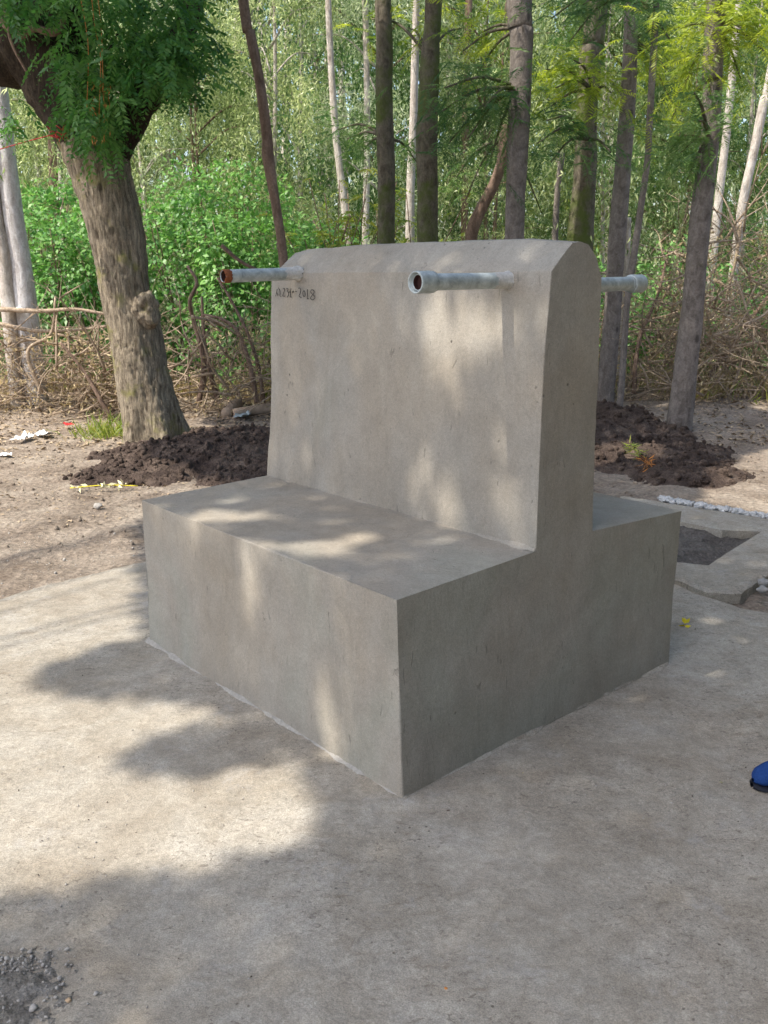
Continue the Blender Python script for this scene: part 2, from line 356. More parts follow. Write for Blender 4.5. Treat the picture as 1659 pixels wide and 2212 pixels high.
def slab(name, poly, z, th, mat, st=.05, holes=(), amp=.004, jit=.012, seed=1):
    """a cast sheet with an uneven outline: bmesh triangulated outline, gridded on top"""
    P = []
    n = len(poly)
    for k in range(n):
        a, b = np.array(poly[k]), np.array(poly[(k+1) % n]); L = np.linalg.norm(b-a); m = max(1, int(L/st))
        for q in range(m):
            p = a+(b-a)*q/m; w = fbm(np.array([[p[0], p[1], 0]]), 6, 3, seed)[0]*jit; t = (b-a)/(L+1e-9); P.append(p+np.array([-t[1], t[0]])*w)
    P = np.array(P)
    bm = bmesh.new(); vs = [bm.verts.new((p[0], p[1], 0)) for p in P]; f = bm.faces.new(vs)
    x0, y0 = P.min(0); x1, y1 = P.max(0)
    for ax, lo, hi in ((0, x0, x1), (1, y0, y1)):
        for c in np.arange(lo+st, hi, max(st, (hi-lo)/110)):
            co = [0, 0, 0]; no = [0, 0, 0]; co[ax] = c; no[ax] = 1
            bmesh.ops.bisect_plane(bm, geom=bm.verts[:]+bm.edges[:]+bm.faces[:], plane_co=co, plane_no=no)
    for h in holes:
        for k in range(len(h)):
            a, b = h[k], h[(k+1) % len(h)]; bmesh.ops.bisect_plane(bm, geom=bm.verts[:]+bm.edges[:]+bm.faces[:], plane_co=(a[0], a[1], 0), plane_no=(b[1]-a[1], a[0]-b[0], 0))
        dele = [f for f in bm.faces if inpoly(np.array([f.calc_center_median()[:2]]), h)[0]]; bmesh.ops.delete(bm, geom=dele, context='FACES')
    bm.verts.ensure_lookup_table()
    bm.normal_update()
    if sum(f.normal.z for f in bm.faces) < 0: bmesh.ops.reverse_faces(bm, faces=bm.faces[:])
    r = bmesh.ops.extrude_face_region(bm, geom=bm.faces[:])
    top = [v for v in r['geom'] if isinstance(v, bmesh.types.BMVert)]
    # the extruded copy is lowered: it becomes the underside
    for v in top: v.co.z = -th
    Q = np.array([v.co[:] for v in bm.verts]); dz = amp*fbm(Q*[1, 1, 0], .8, 3, seed+3)+amp*.25*fbm(Q*[1, 1, 0], 9, 2, seed+8)
    ed = edgedist(Q, P)
    for v, d, e in zip(bm.verts, dz, ed):
        if v.co.z > -th*.5: v.co.z = z+d-(.012*(1-min(e/.03, 1))**2)
        else: v.co.z = z-th
    bmesh.ops.recalc_face_normals(bm, faces=bm.faces[:])
    me = bpy.data.meshes.new(name); bm.to_mesh(me); bm.free(); me.materials.append(mat)
    o = bpy.data.objects.new(name, me); COL.objects.link(o); return o
tag(slab('pavement', slab_poly, 0, .06, M_SLAB, .05, seed=2), kind='structure')
tag(slab('drain_slab', drain_poly, .03, .09, M_SLAB, .035, holes=(pit_poly,), amp=.003, seed=5), kind='structure')
# earth in the square pit of the drain slab
def patch(name, poly, z, amp, mat, st=.02, seed=1, sink=False):
    x0, y0 = poly.min(0); x1, y1 = poly.max(0); X, Y = np.meshgrid(np.arange(x0-st*2, x1+st*3, st), np.arange(y0-st*2, y1+st*3, st))
    P = np.column_stack([X.ravel(), Y.ravel(), 0*X.ravel()]); P[:, 2] = z+amp*(fbm(P, 4, 4, seed, .6)-.8*np.abs(fbm(P, 6, 3, seed+5)))
    if sink: P[:, 2] -= np.where(inpoly(P, poly), 0, np.clip(edgedist(P, poly)*3, 0, .05))
    n = X.shape[1]; i = (np.arange(X.shape[0]-1)[:, None]*n+np.arange(n-1)[None]).ravel()
    return mk(name, P, np.column_stack([i, i+1, i+n+1, i+n]), mat, smooth=True)
tag(patch('pit_earth', pit_poly, .008, .026, M_PITD, .014, 4, True), kind='structure')

# ------------------------------------------------------------------ the water stand
stand = empty('water_stand', b2w((-.8, .76, 0)))
tag(stand, 'grey cement tap stand with rounded upright wall rising from a broad plinth', 'tap stand')
YA, YB, YR0, YR1 = .650, .944, .754, .842
A = {}
A['fb'] = gp(870, 1724); A['fb'] = w2b(A['fb'])
rb = w2b(gp(1441, 1431)); A['ft'] = blk(857, 1296, 0, -.004); A['bt'] = blk(1474, 1103, 0, .0); A['wf'] = blk(1158, 1190, 0, 0); A['wb'] = blk(1280, 1147, 0, 0)
shf = blk(1191, 586, 0, 0); shb = blk(1301, 600, 0, 0)
arch_px = [(1207, 563), (1224, 540), (1238, 523.5), (1256, 521), (1272, 527.5), (1289, 556)]
arch = [blk(x, y, 0, 0) for x, y in arch_px]
right = [A['fb'], A['ft'], A['wf'], blk(1167, 950, 0, 0), blk(1176, 760, 0, 0), shf]+arch+[shb, blk(1290, 850, 0, 0), A['wb'], A['bt'], rb]
lfb = w2b(gp(318, 1383)); lft = blk(312, 1083, 1, A['ft'][1]); lwf = blk(583, 1030, 1, A['wf'][1]); lsh = blk(583, 590, 1, YA+.01); lsh2 = blk(583, 800, 1, YA)
Lx = lwf[0]
left = [lfb, lft, lwf, blk(583, 900, 1, YA), blk(582, 740, 1, YA), lsh]
lz = lsh[2]
for q in arch: left.append(np.array([lsh[0], q[1], lz+.018*math.sin(pi*(q[1]-YA)/(YB-YA))]))
left += [np.array([lsh[0], shb[1], lz-.01]), np.array([Lx, YB, 1.0]), np.array([Lx, A['wb'][1], lwf[2]]), np.array([lft[0], A['bt'][1], lft[2]]), np.array([lfb[0], rb[1], 0])]
right = np.array(right); left = np.array(left)
sel_ = np.array([lfb, lft, lwf, lsh, lsh2]); fit = np.linalg.lstsq(np.column_stack([np.ones(5), sel_[:, 1], sel_[:, 2]]), sel_[:, 0], rcond=None)[0]
left[:, 0] = fit[0]+fit[1]*left[:, 1]+fit[2]*left[:, 2]
right[0][2] = right[-1][2] = left[0][2] = left[-1][2] = -.05
nP = len(right)
# stations along the length follow the arched ridge line seen in the picture
st_px = [(1237, 522), (1130, 518.5), (1000, 522), (860, 528), (740, 534), (665, 540), (632, 548), (607, 561)]
yr = YR0
stations = [right]
for sx, sy in st_px[1:]:
    r = blk(sx, sy, 1, yr); t = min((r[0]-right[8][0])/(left[8][0]-right[8][0]), .90+.012*len(stations)); s = right*(1-t)+left*t
    # interpolate shoulders, then scale the arch so that the ridge reaches r.z
    zs = s[5][2]*1.0; zr = (right*(1-t)+left*t)[8][2]
    zsh = right[5][2]*(1-t)+lz*t
    base_h = max(right[8][2]-right[5][2], 1e-3)
    k = (r[2]-zsh)/base_h
    for j in range(6, 12): s[j][2] = zsh+(right[j][2]-right[5][2])*k
    if t > .93:                                  # the rounded far top corner
        pass
    stations.append(s)
stations.append(left)
bm = bmesh.new(); rows = [[bm.verts.new(p) for p in s] for s in stations]
for a, b in zip(rows[:-1], rows[1:]):
    for j in range(nP-1): bm.faces.new((a[j], a[j+1], b[j+1], b[j]))
    bm.faces.new((a[nP-1], a[0], b[0], b[nP-1]))
bm.faces.new(rows[0][::-1]); bm.faces.new(rows[-1])
bmesh.ops.recalc_face_normals(bm, faces=bm.faces[:])
for f in bm.faces: f.normal_update()
sharp = [e for e in bm.edges if len(e.link_faces) == 2 and e.calc_face_angle(0) > radians(40)]
bmesh.ops.bevel(bm, geom=sharp, offset=.0055, offset_type='OFFSET', segments=2, profile=.5, affect='EDGES', clamp_overlap=True)
bm.normal_update()
for e in bm.edges: e.smooth = not (len(e.link_faces) == 2 and e.calc_face_angle(0) > radians(13))
for ax, lo, hi in ((0, -1.8, .1), (1, -.1, 1.7), (2, -.06, 1.75)):
    for c in np.arange(lo, hi, .024):
        co_ = [0, 0, 0]; no_ = [0, 0, 0]; co_[ax] = c+.00137; no_[ax] = 1
        bmesh.ops.bisect_plane(bm, geom=bm.verts[:]+bm.edges[:]+bm.faces[:], plane_co=co_, plane_no=no_)
bm.normal_update()
bmesh.ops.triangulate(bm, faces=[f for f in bm.faces if len(f.verts) > 4])
bm.normal_update()
co = np.array([v.co[:] for v in bm.verts])
fn = np.zeros_like(co)
for v in bm.verts: fn[v.index] = 0
bm.verts.index_update()
fn = np.array([v.normal[:] for v in bm.verts])
co = co+fn*(.0050*fbm(co, 1.6, 3, 7)+.0022*fbm(co, 7, 3, 12)+.0005*fbm(co, 30, 2, 13))[:, None]
cw = np.array([cy_*(co[:, 0]-CX)-sy_*(co[:, 1]-CY), sy_*(co[:, 0]-CX)+cy_*(co[:, 1]-CY), co[:, 2]]).T-np.array(stand.location)
for v, q in zip(bm.verts, cw): v.co = q
for f in bm.faces: f.smooth = True
body = bpy.data.meshes.new('body'); bm.to_mesh(body); bm.free(); body.materials.append(M_STAND)
bo = bpy.data.objects.new('body', body); COL.objects.link(bo); bo.parent = stand

def bw(P): return np.array([b2w(p) for p in P])
def ring_tube(P0, d, prof, n=40, jag=0.):
    """lathe along d from P0; prof = [(s, r)]"""
    d = unit(np.array(d, float)); a = np.array([0, 0, 1.]); e1 = unit(np.cross(d, a)); e2 = np.cross(e1, d); t = np.arange(n)*2*pi/n
    V = []
    for s_, r_ in prof:
        jj = jag*rng.uniform(-1, 1, n) if jag else 0
        V.append(P0+d*s_+(np.cos(t)[:, None]*e1+np.sin(t)[:, None]*e2)*r_+(d*np.broadcast_to(jj, (n,))[:, None] if jag else 0))
    V = np.concatenate(V); i = np.arange(len(prof)-1)[:, None]*n; j = np.arange(n)[None]; k = (j+1) % n
    return V, np.stack([i+j, i+k, i+n+k, i+n+j], -1).reshape(-1, 4)
def pipe(root, d, L, r, coupling, label=None, rust=False):
    root = b2w(root); dd = b2w(np.array(d)+0.)-b2w((0, 0, 0)); t = .0032
    Gp = Geo(); Gp.add(*ring_tube(root-dd*.06, dd, [(0, r), (.03, r), (L*.5, r), (L-.005+.06, r), (L+.06, r-.001), (L+.06, r-t), (L-.2, r-t)]))
    p = Gp.build('pipe', M_GALV, stand, True)
    if label: p['label'] = label
    Gi = Geo(); Gi.add(*ring_tube(root, dd, [(L-.21, .0005), (L-.21, r-t-.0008), (L-.004, r-t-.0008)])); Gi.build('pipe_bore', M_BORE, stand, True).parent = p
    bpy.data.objects[p.name].children[-1].location = (0, 0, 0)
    if coupling:
        R = r+.0075; Gc = Geo()
        Gc.add(*ring_tube(root, dd, [(L-.062, r+.0005), (L-.062, R-.002), (L-.060, R), (L-.048, R+.0008), (L-.02, R), (L+.006, R+.0005), (L+.009, R-.001), (L+.009, R-.0042), (L-.03, R-.0052)]))
        c = Gc.build('coupling', M_GALV, stand, True); c.parent = p
        Gt = Geo(); Gt.add(*ring_tube(root, dd, [(L-.072, r+.0004), (L-.070, r+.003), (L-.064, r+.0032), (L-.062, r+.0004)])); Gt.build('thread', M_GALV, stand, True).parent = p
        Gd = Geo(); Gd.add(*ring_tube(root, dd, [(L-.02, .0005), (L-.0195, R-.0055)])); Gd.build('bore_shade', M_BORE, stand, True).parent = p  # disc painted dark for the shade inside the coupling
    if rust:
        Gr = Geo(); Gr.add(*ring_tube(root, dd, [(L-.028, r+.0006), (L-.024, r+.0012), (L+.0015, r+.0010), (L+.002, r-t)], jag=.003)); Gr.build('rust_ring', M_RUST, stand, True).parent = p
    Gs = Geo(); Gs.add(*ring_tube(root, dd, [(-.01, r+.006), (.003, r+.0045), (.009, r+.0015), (.05, r+.0012), (.07, r+.0004)], jag=.009)); Gs.build('cement_collar', M_SPLAT, stand, True).parent = p
    return p
def flat(o_): pass
r1 = blk(1096, 606, 1, YA); r2 = blk(641, 591, 1, YA); r3 = blk(1299, 614, 1, YB)
def plen(root, d, tip):
    best = (1e9, 0)
    for L in np.arange(.1, .9, .004):
        q = b2w(np.array(root)+np.array(d)*L)-C0; z = q@Fv; best = min(best, (abs(384+FPX*(q@Rv)/z-tip*PS), L))
    return best[1]
pipe(r1, (0, -1, 0), plen(r1, (0, -1, 0), 897)-.009, .0258, True, 'pipe with a threaded coupling on its open end')
pipe(r2, (0, -1, -.02), plen(r2, (0, -1, -.02), 481), .0258, False, 'plain pipe with a rusty rim', rust=True)
# the pipe at the back: its far end at picture (1380, 615)
b3 = np.array([-.17, YB, 1.535]); L3 = plen(b3, (0, 1, 0), 1381)
pipe(b3, (0, 1, 0), L3, .0258, True, 'pipe behind the wall with a coupling on its end')
# fix children of pipes: coordinates are local to the stand origin, pipes sit at the origin of the stand
# scratched date: thin dark tubes stand for the shade in the cut strokes
def zpx(x, y): return ((660+x/8.295)/1.15730, (650+y/8.295)/1.15730)
strokes = [[(245, 750), (262, 680), (275, 600)], [(278, 680), (290, 745)], [(300, 575), (325, 620), (338, 680), (330, 740), (352, 755)],
           [(395, 600), (412, 585), (425, 600), (418, 650), (398, 715), (392, 745), (432, 752)],
           [(462, 600), (485, 588), (498, 610), (482, 655), (505, 668), (512, 720), (482, 772)],
           [(520, 662), (548, 665)], [(560, 590), (552, 680), (556, 762)], [(545, 768), (572, 770)],
           [(602, 640), (592, 658), (603, 676), (614, 658), (604, 640)], [(650, 648), (676, 650)],
           [(715, 590), (738, 582), (762, 620), (752, 690), (728, 745), (775, 782)],
           [(815, 645), (808, 700), (822, 752), (850, 745), (852, 690), (838, 640), (812, 648)],
           [(903, 605), (905, 700), (908, 805)], [(895, 806), (922, 802)],
           [(1030, 625), (990, 618), (968, 660), (1000, 700), (1045, 745), (1052, 790), (1005, 825), (968, 795), (990, 745), (1028, 700), (1040, 655), (1028, 625)]]
Gk = Geo()
for s in strokes:
    P = np.array([b2w(blk(*zpx(x, y), 1, YA-.0015)) for x, y in s]); P = spline(P, 5) if len(P) > 2 else P
    nrm = b2w((0, 0, 0))-b2w((0, 1, 0))
    P = P+nrm*.0005
    Gk.add(*tube(P, .0016, 6))
Gk.build('scratched_date', M_GROOVE, stand)
# whitish mortar squeezed out along the foot of the plinth
def fillet(a, b, w, h, seed, name='mortar_seam', out=(0, -1)):
    n = int(np.linalg.norm(b-a)/.012); t = np.linspace(0, 1, n)[:, None]; P = a*(1-t)+b*t; o = np.array([out[0], out[1], 0.])
    nz = fbm(P, 14, 3, seed); nz2 = fbm(P, 5, 2, seed+3)
    cols = []
    for k, (u_, v_) in enumerate([(-.012, h*1.5), (0.002, h), (w*.45, h*.42), (w*.8, h*.15), (w, -.004)]):
        q = P+o*(u_*(1 if k < 2 else np.clip(.8+1.0*nz+1.0*nz2, .08, 2.4)[:, None])); q[:, 2] += v_*np.clip(.8+.8*nz+.8*nz2, .1, 2)+.0015*fbm(P, 60, 2, seed+k); cols.append(q)
    V = np.stack(cols, 1).reshape(-1, 3); i = (np.arange(n-1)[:, None]*5+np.arange(4)[None]).ravel()
    V = np.array([b2w(v) for v in V]); Gf = Geo(); Gf.add(V, np.column_stack([i, i+5, i+6, i+1])); return Gf.build(name, M_LAIT, stand, True)
z0 = np.array([0, 0, .0])
fillet(w2b(gp(318, 1385))*[1, 1, 0]+[0, .004, .003], w2b(gp(870, 1727))*[1, 1, 0]+[0, .006, .003], .010, .006, 3)
fillet(w2b(gp(870, 1727))*[1, 1, 0]+[-.004, 0, .003], w2b(gp(1441, 1433))*[1, 1, 0]+[-.004, 0, .003], .009, .004, 8, out=(1, 0)).data.materials[0] = M_SLAB

fillet(lwf+[.01, .003, .001], A['wf']+[-.004, .003, .001], .013, .007, 15).data.materials[0] = M_STAND
# ------------------------------------------------------------------ soil heaps
def heap(name, cs, mat, label, box, clods=700, seed=1, parts_big=()):
    x0, x1, y0, y1 = box; X, Y = np.meshgrid(np.arange(x0, x1, .022), np.arange(y0, y1, .022)); P = np.column_stack([X.ravel(), Y.ravel()])
    P3 = np.column_stack([P, 0*P[:, 0]]); z = np.zeros(len(P))
    for c, r, h in cs: z = np.maximum(z, mound(P3, c, r, h, seed))
    gz = ground_h(P); on = np.clip(z/.04, 0, 1); z = gz-.03+z+on*(.028*fbm(P3, 6, 4, seed, .62)+.014*np.abs(fbm(P3, 19, 2, seed+4)))+.03*on
    n = X.shape[1]; i = (np.arange(X.shape[0]-1)[:, None]*n+np.arange(n-1)[None]).ravel()
    G_ = Geo(); G_.add(np.column_stack([P, z]), np.column_stack([i, i+1, i+n+1, i+n]))
    root = empty(name, (cs[0][0][0], cs[0][0][1], 0)); tag(root, label, 'soil heap'); G_.build('soil', mat, root, True)
    ok = np.where(on > .3)[0]; Gc = Geo(); pick = rng.choice(ok, clods)
    ico = np.array([(1, 0, 0), (-1, 0, 0), (0, 1, 0), (0, -1, 0), (0, 0, 1), (0, 0, -1)], float); fc = [(0, 2, 4), (2, 1, 4), (1, 3, 4), (3, 0, 4), (2, 0, 5), (1, 2, 5), (3, 1, 5), (0, 3, 5)]
    bmx = bmesh.new(); bmesh.ops.create_icosphere(bmx, subdivisions=2, radius=1); iv = np.array([v.co[:] for v in bmx.verts]); fv = np.array([[v.index for v in f.verts] for f in bmx.faces]); bmx.free()
    for k in pick:
        s = .004+.030*rng.random()**5; v = iv*(1+.38*fbm(iv+rng.random(3)*50, 1.5, 2)[:, None])*s*rng.uniform(.7, 1.2, 3)
        Gc.add(v+[P[k, 0]+rng.uniform(-.01, .01), P[k, 1]+rng.uniform(-.01, .01), z[k]+s*.2], fv, rng.random())
    c = Gc.build('clod', mat, root, False); c['kind'] = 'stuff'
    return root
heap('soil_heap', [((-1.35, 7.85), (1.2, .8), .23), ((-.75, 7.3), (.9, .6), .17), ((-1.9, 7.5), (.7, .6), .12), ((-1.3, 8.5), (.7, .5), .2)], M_SOIL, 'dark crumbly soil heap left of the stand, at the foot of the rough barked tree', (-3.1, .6, 6.4, 9.4), 2600, 3)
heap('soil_heap', [((2.2, 9.1), (.8, .9), .30), ((2.35, 7.9), (.85, .8), .12), ((2.0, 8.5), (.8, .9), .22), ((2.5, 7.25), (.65, .55), .08)], M_SOIL, 'dark soil heap with a hollow right of the stand, before the leaning grey trunks', (1.0, 3.6, 6.5, 10.2), 2300, 6)
# dark crumbs spread in front of the heaps, leaf litter and chips, pebbles
def scatter_stones(name, n, boxes, smin, smax, mat, flat_=1., seed=0, zf=None, kind='stuff'):
    bmx = bmesh.new(); bmesh.ops.create_icosphere(bmx, subdivisions=1, radius=1); iv = np.array([v.co[:] for v in bmx.verts]); fv = np.array([[v.index for v in f.verts] for f in bmx.faces]); bmx.free()
    Gc = Geo()
    for b in boxes:
        m = int(n*b[4]); Q = np.column_stack([rng.uniform(b[0], b[1], m), rng.uniform(b[2], b[3], m)]); zz = ground_h(Q) if zf is None else zf(Q)
        for q, z in zip(Q, zz):
            s = smin+(smax-smin)*rng.random()**5; v = iv*(1+.5*fbm(iv+rng.random(3)*50, 1.4, 1)[:, None])*s*rng.uniform(.6, 1.3, 3)*[1, 1, flat_]
            Gc.add(v+[q[0], q[1], z+s*.25], fv, rng.random())
    o = Gc.build(name, mat, None, False); tag(o, kind=kind); return o
def not_slab(Q): return ~inpoly(Q, slab_poly) & ~inpoly(Q, drain_poly)
tag(scatter_stones('dirt_crumb', 1, [(-4.5, -.3, 5.2, 9.5, 1500), (1.5, 4.5, 6.3, 9.8, 700)], .004, .022, M_DIRT), 'loose brown dirt crumbs strewn over the bare ground', 'dirt crumbs')
def litter(name, n, box, L, mat, lab, zf=ground_h, flt=True):
    Q = np.column_stack([rng.uniform(box[0], box[1], n), rng.uniform(box[2], box[3], n)])
    if flt: Q = Q[not_slab(Q)]
    z = zf(Q)+.008; n = len(Q); D = np.column_stack([rng.normal(size=(n, 2)), rng.uniform(-.15, .35, n)]); N = np.column_stack([rng.normal(size=(n, 2))*.35, np.ones(n)])
    V, F, T = leaves(np.column_stack([Q, z]), D, rng.uniform(.4, 1, n)*L, rng.uniform(.2, .45, n)*L, rng.random(n), .25, N)
    G_ = Geo(); G_.add(V, F, T); o = G_.build(name, mat); tag(o, lab, 'leaf litter', kind='stuff'); return o
litter('leaf_litter', 3800, (-6, -.4, 8.3, 13), .09, M_LITT, 'dry fallen leaves on the dirt around the foot of the rough barked tree')
litter('leaf_litter', 700, (-5, -.6, 5.6, 8.3), .05, M_LITT, 'few bleached leaf bits on the bare dirt left of the stand')
litter('leaf_litter', 2600, (1.6, 7, 8.4, 13), .09, M_LITT, 'dry fallen leaves on the dirt around the leaning grey trunks')
# bits at the dirt edge of the slab
tag(scatter_stones('edge_grit', 1, [(-2.6, -1.2, 4.3, 5.6, 260)], .003, .010, M_STONE), 'pale grit and tiny stones along the left edge of the pavement', 'grit')
# broken corner bottom left
cpts = np.array([gp(0, 2120)[:2], gp(90, 2180)[:2]])
Gb = Geo()
def corner_z(Q): return np.full(len(Q), .003)
bxc = (gp(0, 2212)[0]-.12, gp(130, 2150)[0], gp(0, 2212)[1]-.04, gp(0, 2050)[1])
bp_ = np.array([gp(-40, 2030)[:2], gp(140, 2110)[:2], gp(160, 2250)[:2], gp(-60, 2290)[:2]])
bo_ = patch('broken_mortar', bp_, .0, .0, M_ROUGH, .006, 9); tag(bo_, kind='structure')
n_ = len(bo_.data.vertices); cc = np.empty(n_*3, np.float32); bo_.data.vertices.foreach_get('co', cc); cc = cc.reshape(-1, 3).astype(float)
ctr = gp(5, 2165)[:2]; rad_ = np.hypot((cc[:, 0]-ctr[0])/.085, (cc[:, 1]-ctr[1])/.12); q2 = np.column_stack([cc[:, :2], 0*cc[:, 0]])
cc[:, 2] = .012*np.clip(1.15-rad_, -1, .6)+.008*fbm(q2, 9, 3, 2)+.006*fbm(q2, 38, 3, 7, .7)-.001
bo_.data.vertices.foreach_set('co', cc.astype(np.float32).ravel()); bo_.data.update()
tag(scatter_stones('gravel', 1, [(*bxc, 420), (bxc[0], bxc[1]-.07, bxc[2], bxc[3]-.03, 700)], .0008, .006, M_STONE, zf=corner_z), 'pale gravel and crumbled mortar in the broken lower left corner of the pavement', 'gravel')

tag(scatter_stones('sand_grain', 1, [(-2.6, 3.2, 1.5, 5.6, 1500), (-1.2, 1.4, 1.5, 2.8, 700)], .0008, .0032, M_STONE, zf=lambda Q: 0*Q[:, 0]+.001), 'sand grains and tiny crumbs strewn over the pavement', 'sand')
tag(scatter_stones('sand_grain', 1, [(-2.6, 3.2, 1.5, 5.6, 700), (-1.2, 1.4, 1.5, 2.8, 350)], .0008, .003, M_SOIL, zf=lambda Q: 0*Q[:, 0]+.001), 'dark soil crumbs strewn over the pavement', 'soil crumbs')
# ------------------------------------------------------------------ stones and litter as things
def stone(name, p, s, mat, label, cat='stone', group=None, seed=0, sq=(1, 1, .7)):
    bmx = bmesh.new(); bmesh.ops.create_icosphere(bmx, subdivisions=3, radius=1); iv = np.array([v.co[:] for v in bmx.verts]); fv = np.array([[v.index for v in f.verts] for f in bmx.faces]); bmx.free()
    v = iv*(1+.28*fbm(iv+seed*7.3, 1.3, 3)[:, None])*s*np.array(sq); o = mk(name, v, fv, mat, smooth=True); o.location = p; tag(o, label, cat, group); return o
# pale pebbly rim along the far edge of the drain slab
Gr_ = Geo(); bmx = bmesh.new(); bmesh.ops.create_icosphere(bmx, subdivisions=2, radius=1); iv2 = np.array([v.co[:] for v in bmx.verts]); fv2 = np.array([[v.index for v in f.verts] for f in bmx.faces]); bmx.free()
pa, pb = gp(1425, 1076, .03), gp(1720, 1124, .03)
for k in range(620):
    t = rng.random(); s = rng.uniform(.003, .017)*(.6+.4*abs(sin(t*23))); q = pa*(1-t)+pb*t+np.array([rng.normal()*.012, rng.normal()*.022, rng.uniform(-.012, .004)])
    Gr_.add(iv2*(1+.55*fbm(iv2+rng.random(3)*40, 1.8, 2)[:, None])*s*rng.uniform(.8, 1.3, 3)*[1.3, 1, .8]+q, fv2, rng.random())
tag(Gr_.build('mortar_rim', simple('white_mortar', (.52, .52, .51), .95, .2, 0, .3, 60)), 'knobbly white mortar rim along the far edge of the drain slab', 'mortar rim')
for k, (x, y, s, lab) in enumerate([(1650, 1262, .032, 'white stone at the right edge of the drain slab, upper of the pair'), (1648, 1278, .026, 'white stone at the right edge of the drain slab, lower of the pair')]):
    stone('stone', gp(x, y, .035)+[0, 0, .01], s, simple('chalk_stone%d' % k, (.30, .29, .275), .9, .3, 0, .2, 40), lab, seed=k+1)
stone('stone', gp(72, 2180)+[0, 0, .004], .009, M_STONE, 'grey pebble at the broken lower left corner of the pavement', seed=5)
stone('stone', gp(148, 2163)+[0, 0, .003], .0065, simple('tan_stone', (.45, .32, .2), .8, .3, 0, .2, 40), 'small orange tan pebble by the broken pavement corner', seed=6)
stone('stone', gp(208, 2486/1.1573)+[0, 0, .004], .006, M_STONE, 'tiny white pebble lying on the pavement near the lower left', seed=7)
stone('stone', gp(212, 1405/1.1573*.9+0)+[0, 0, .0], .03, M_STONE, 'grey stone on the dirt left of the stand', seed=8)
def rag(name, p, s, mat, label, cat, seed):
    X, Y = np.meshgrid(np.linspace(-1, 1, 14), np.linspace(-.6, .6, 10)); P = np.column_stack([X.ravel(), Y.ravel(), 0*X.ravel()])
    P[:, :2] *= (1+.35*fbm(P+seed, 1.6, 2, seed))[:, None]; P[:, 2] = .15+.42*np.abs(fbm(P+seed*3, 1.7, 3, seed)); P *= s
    i = (np.arange(9)[:, None]*14+np.arange(13)[None]).ravel(); o = mk(name, P, np.column_stack([i, i+1, i+15, i+14]), mat); o.location = p; o.rotation_euler = (0, 0, seed*1.3); tag(o, label, cat); return o
rag('plastic_scrap', gp(50, 950)+[0, 0, .0], .10, M_WHT, 'crumpled white plastic on the dirt, left scrap of the pair', 'litter', 1)
rag('plastic_scrap', gp(92, 942)+[0, 0, .0], .10, M_WHT, 'crumpled white plastic on the dirt, right scrap of the pair', 'litter', 2)
rag('plastic_scrap', at(15, 680, 10.6), .17, M_WHT, 'white plastic sheet caught on top of the dead brush at far left', 'litter', 3)
rag('plastic_scrap', gp(148, 925)+[0, 0, .03], .07, M_RED, 'small red plastic wrapper under the dead brush', 'litter', 4)
rag('plastic_scrap', gp(8, 985)+[0, 0, 0], .06, M_WHT, 'white plastic scrap on dirt at the left picture edge', 'litter', 5)
rag('plastic_scrap', gp(525, 908)+[0, 0, .03], .12, simple('grey_plastic', (.30, .36, .38), .5), 'grey plastic scrap behind the pale log', 'litter', 6)
def strawtwig(p, ang, L, label, mat, bits, name='twig'):
    root = empty(name, p); tag(root, label, 'twig'); d = np.array([cos(ang), sin(ang), 0]); n = np.array([-d[1], d[0], 0]); G1 = Geo()
    P = np.array([p-d*L*.5+[0, 0, .01], p+n*.02+[0, 0, .02], p+d*L*.5+[0, 0, .012]]); G1.add(*tube(spline(P, 5), .004, 5)); G1.build('stem', mat, root)
    m = bits; q = p+d*(rng.uniform(-.45, .3, m)*L)[:, None]+rng.normal(size=(m, 3))*[.015, .015, .004]+[0, 0, .02]
    for b_ in q: V, F, T = leaves(b_[None], rng.normal(size=(1, 3))*[1, 1, .3], rng.uniform(.04, .08, 1), .022, rng.random(1)); G2 = Geo(); G2.add(V, F, T); G2.build('petal', M_STRAW, root)
    return root
strawtwig(gp(225, 1055), .1, .5, 'yellow twig with whitish dried petals on dirt before the soil heap', M_YEL, 26)
# wilted frond, right
fr = empty('wilted_frond', gp(1385, 1008)); tag(fr, 'wilted green and orange frond lying on the dirt right of the stand', 'frond')
Gf1, Gf2 = Geo(), Geo(); base_ = gp(1360, 990)+[0, 0, .12]; tip_ = gp(1405, 1022)+[0, 0, .05]
for k in range(16):
    t = rng.random(); q = base_*(1-t)+tip_*t; (Gf1 if t < .45 else Gf2).add(*leaves(np.array([q]*5)+rng.normal(size=(5, 3))*.012, rng.normal(size=(5, 3))*[1, 1, .5], .09, .010, rng.random(5)))
Gf1.build('green_leaflets', L_WEED, fr); Gf2.build('orange_leaflets', M_ORA, fr)
# yellow blossom and crumbs on the pavement
def blossom(p, s, label, n=5):
    V, F, T = leaves(np.repeat(p[None], n, 0)+rng.normal(size=(n, 3))*s*.2+[0, 0, s*.25], rng.normal(size=(n, 3))*[.7, .7, .5]+[0, 0, .5], s, s*.55, rng.random(n)); G_ = Geo(); G_.add(V, F, T); tag(G_.build('blossom', M_YEL), label, 'blossom')
blossom(gp(1478, 1352), .032, 'yellow blossom fallen on the pavement near the right end of the stand')
blossom(gp(1131, 1672), .008, 'tiny yellow petal on the pavement near the front corner of the stand', 3)
stone('pebble', gp(968, 1753)+[0, 0, .001], .006, simple('brown_seed', (.10, .07, .05), .8), 'small dark seed on the pavement in front of the stand', 'seed', seed=2, sq=(1.2, .8, .6))
stone('pebble', gp(963, 2137)+[0, 0, .001], .005, M_ORA, 'tiny orange seed near the bottom of the picture', 'seed', seed=3)
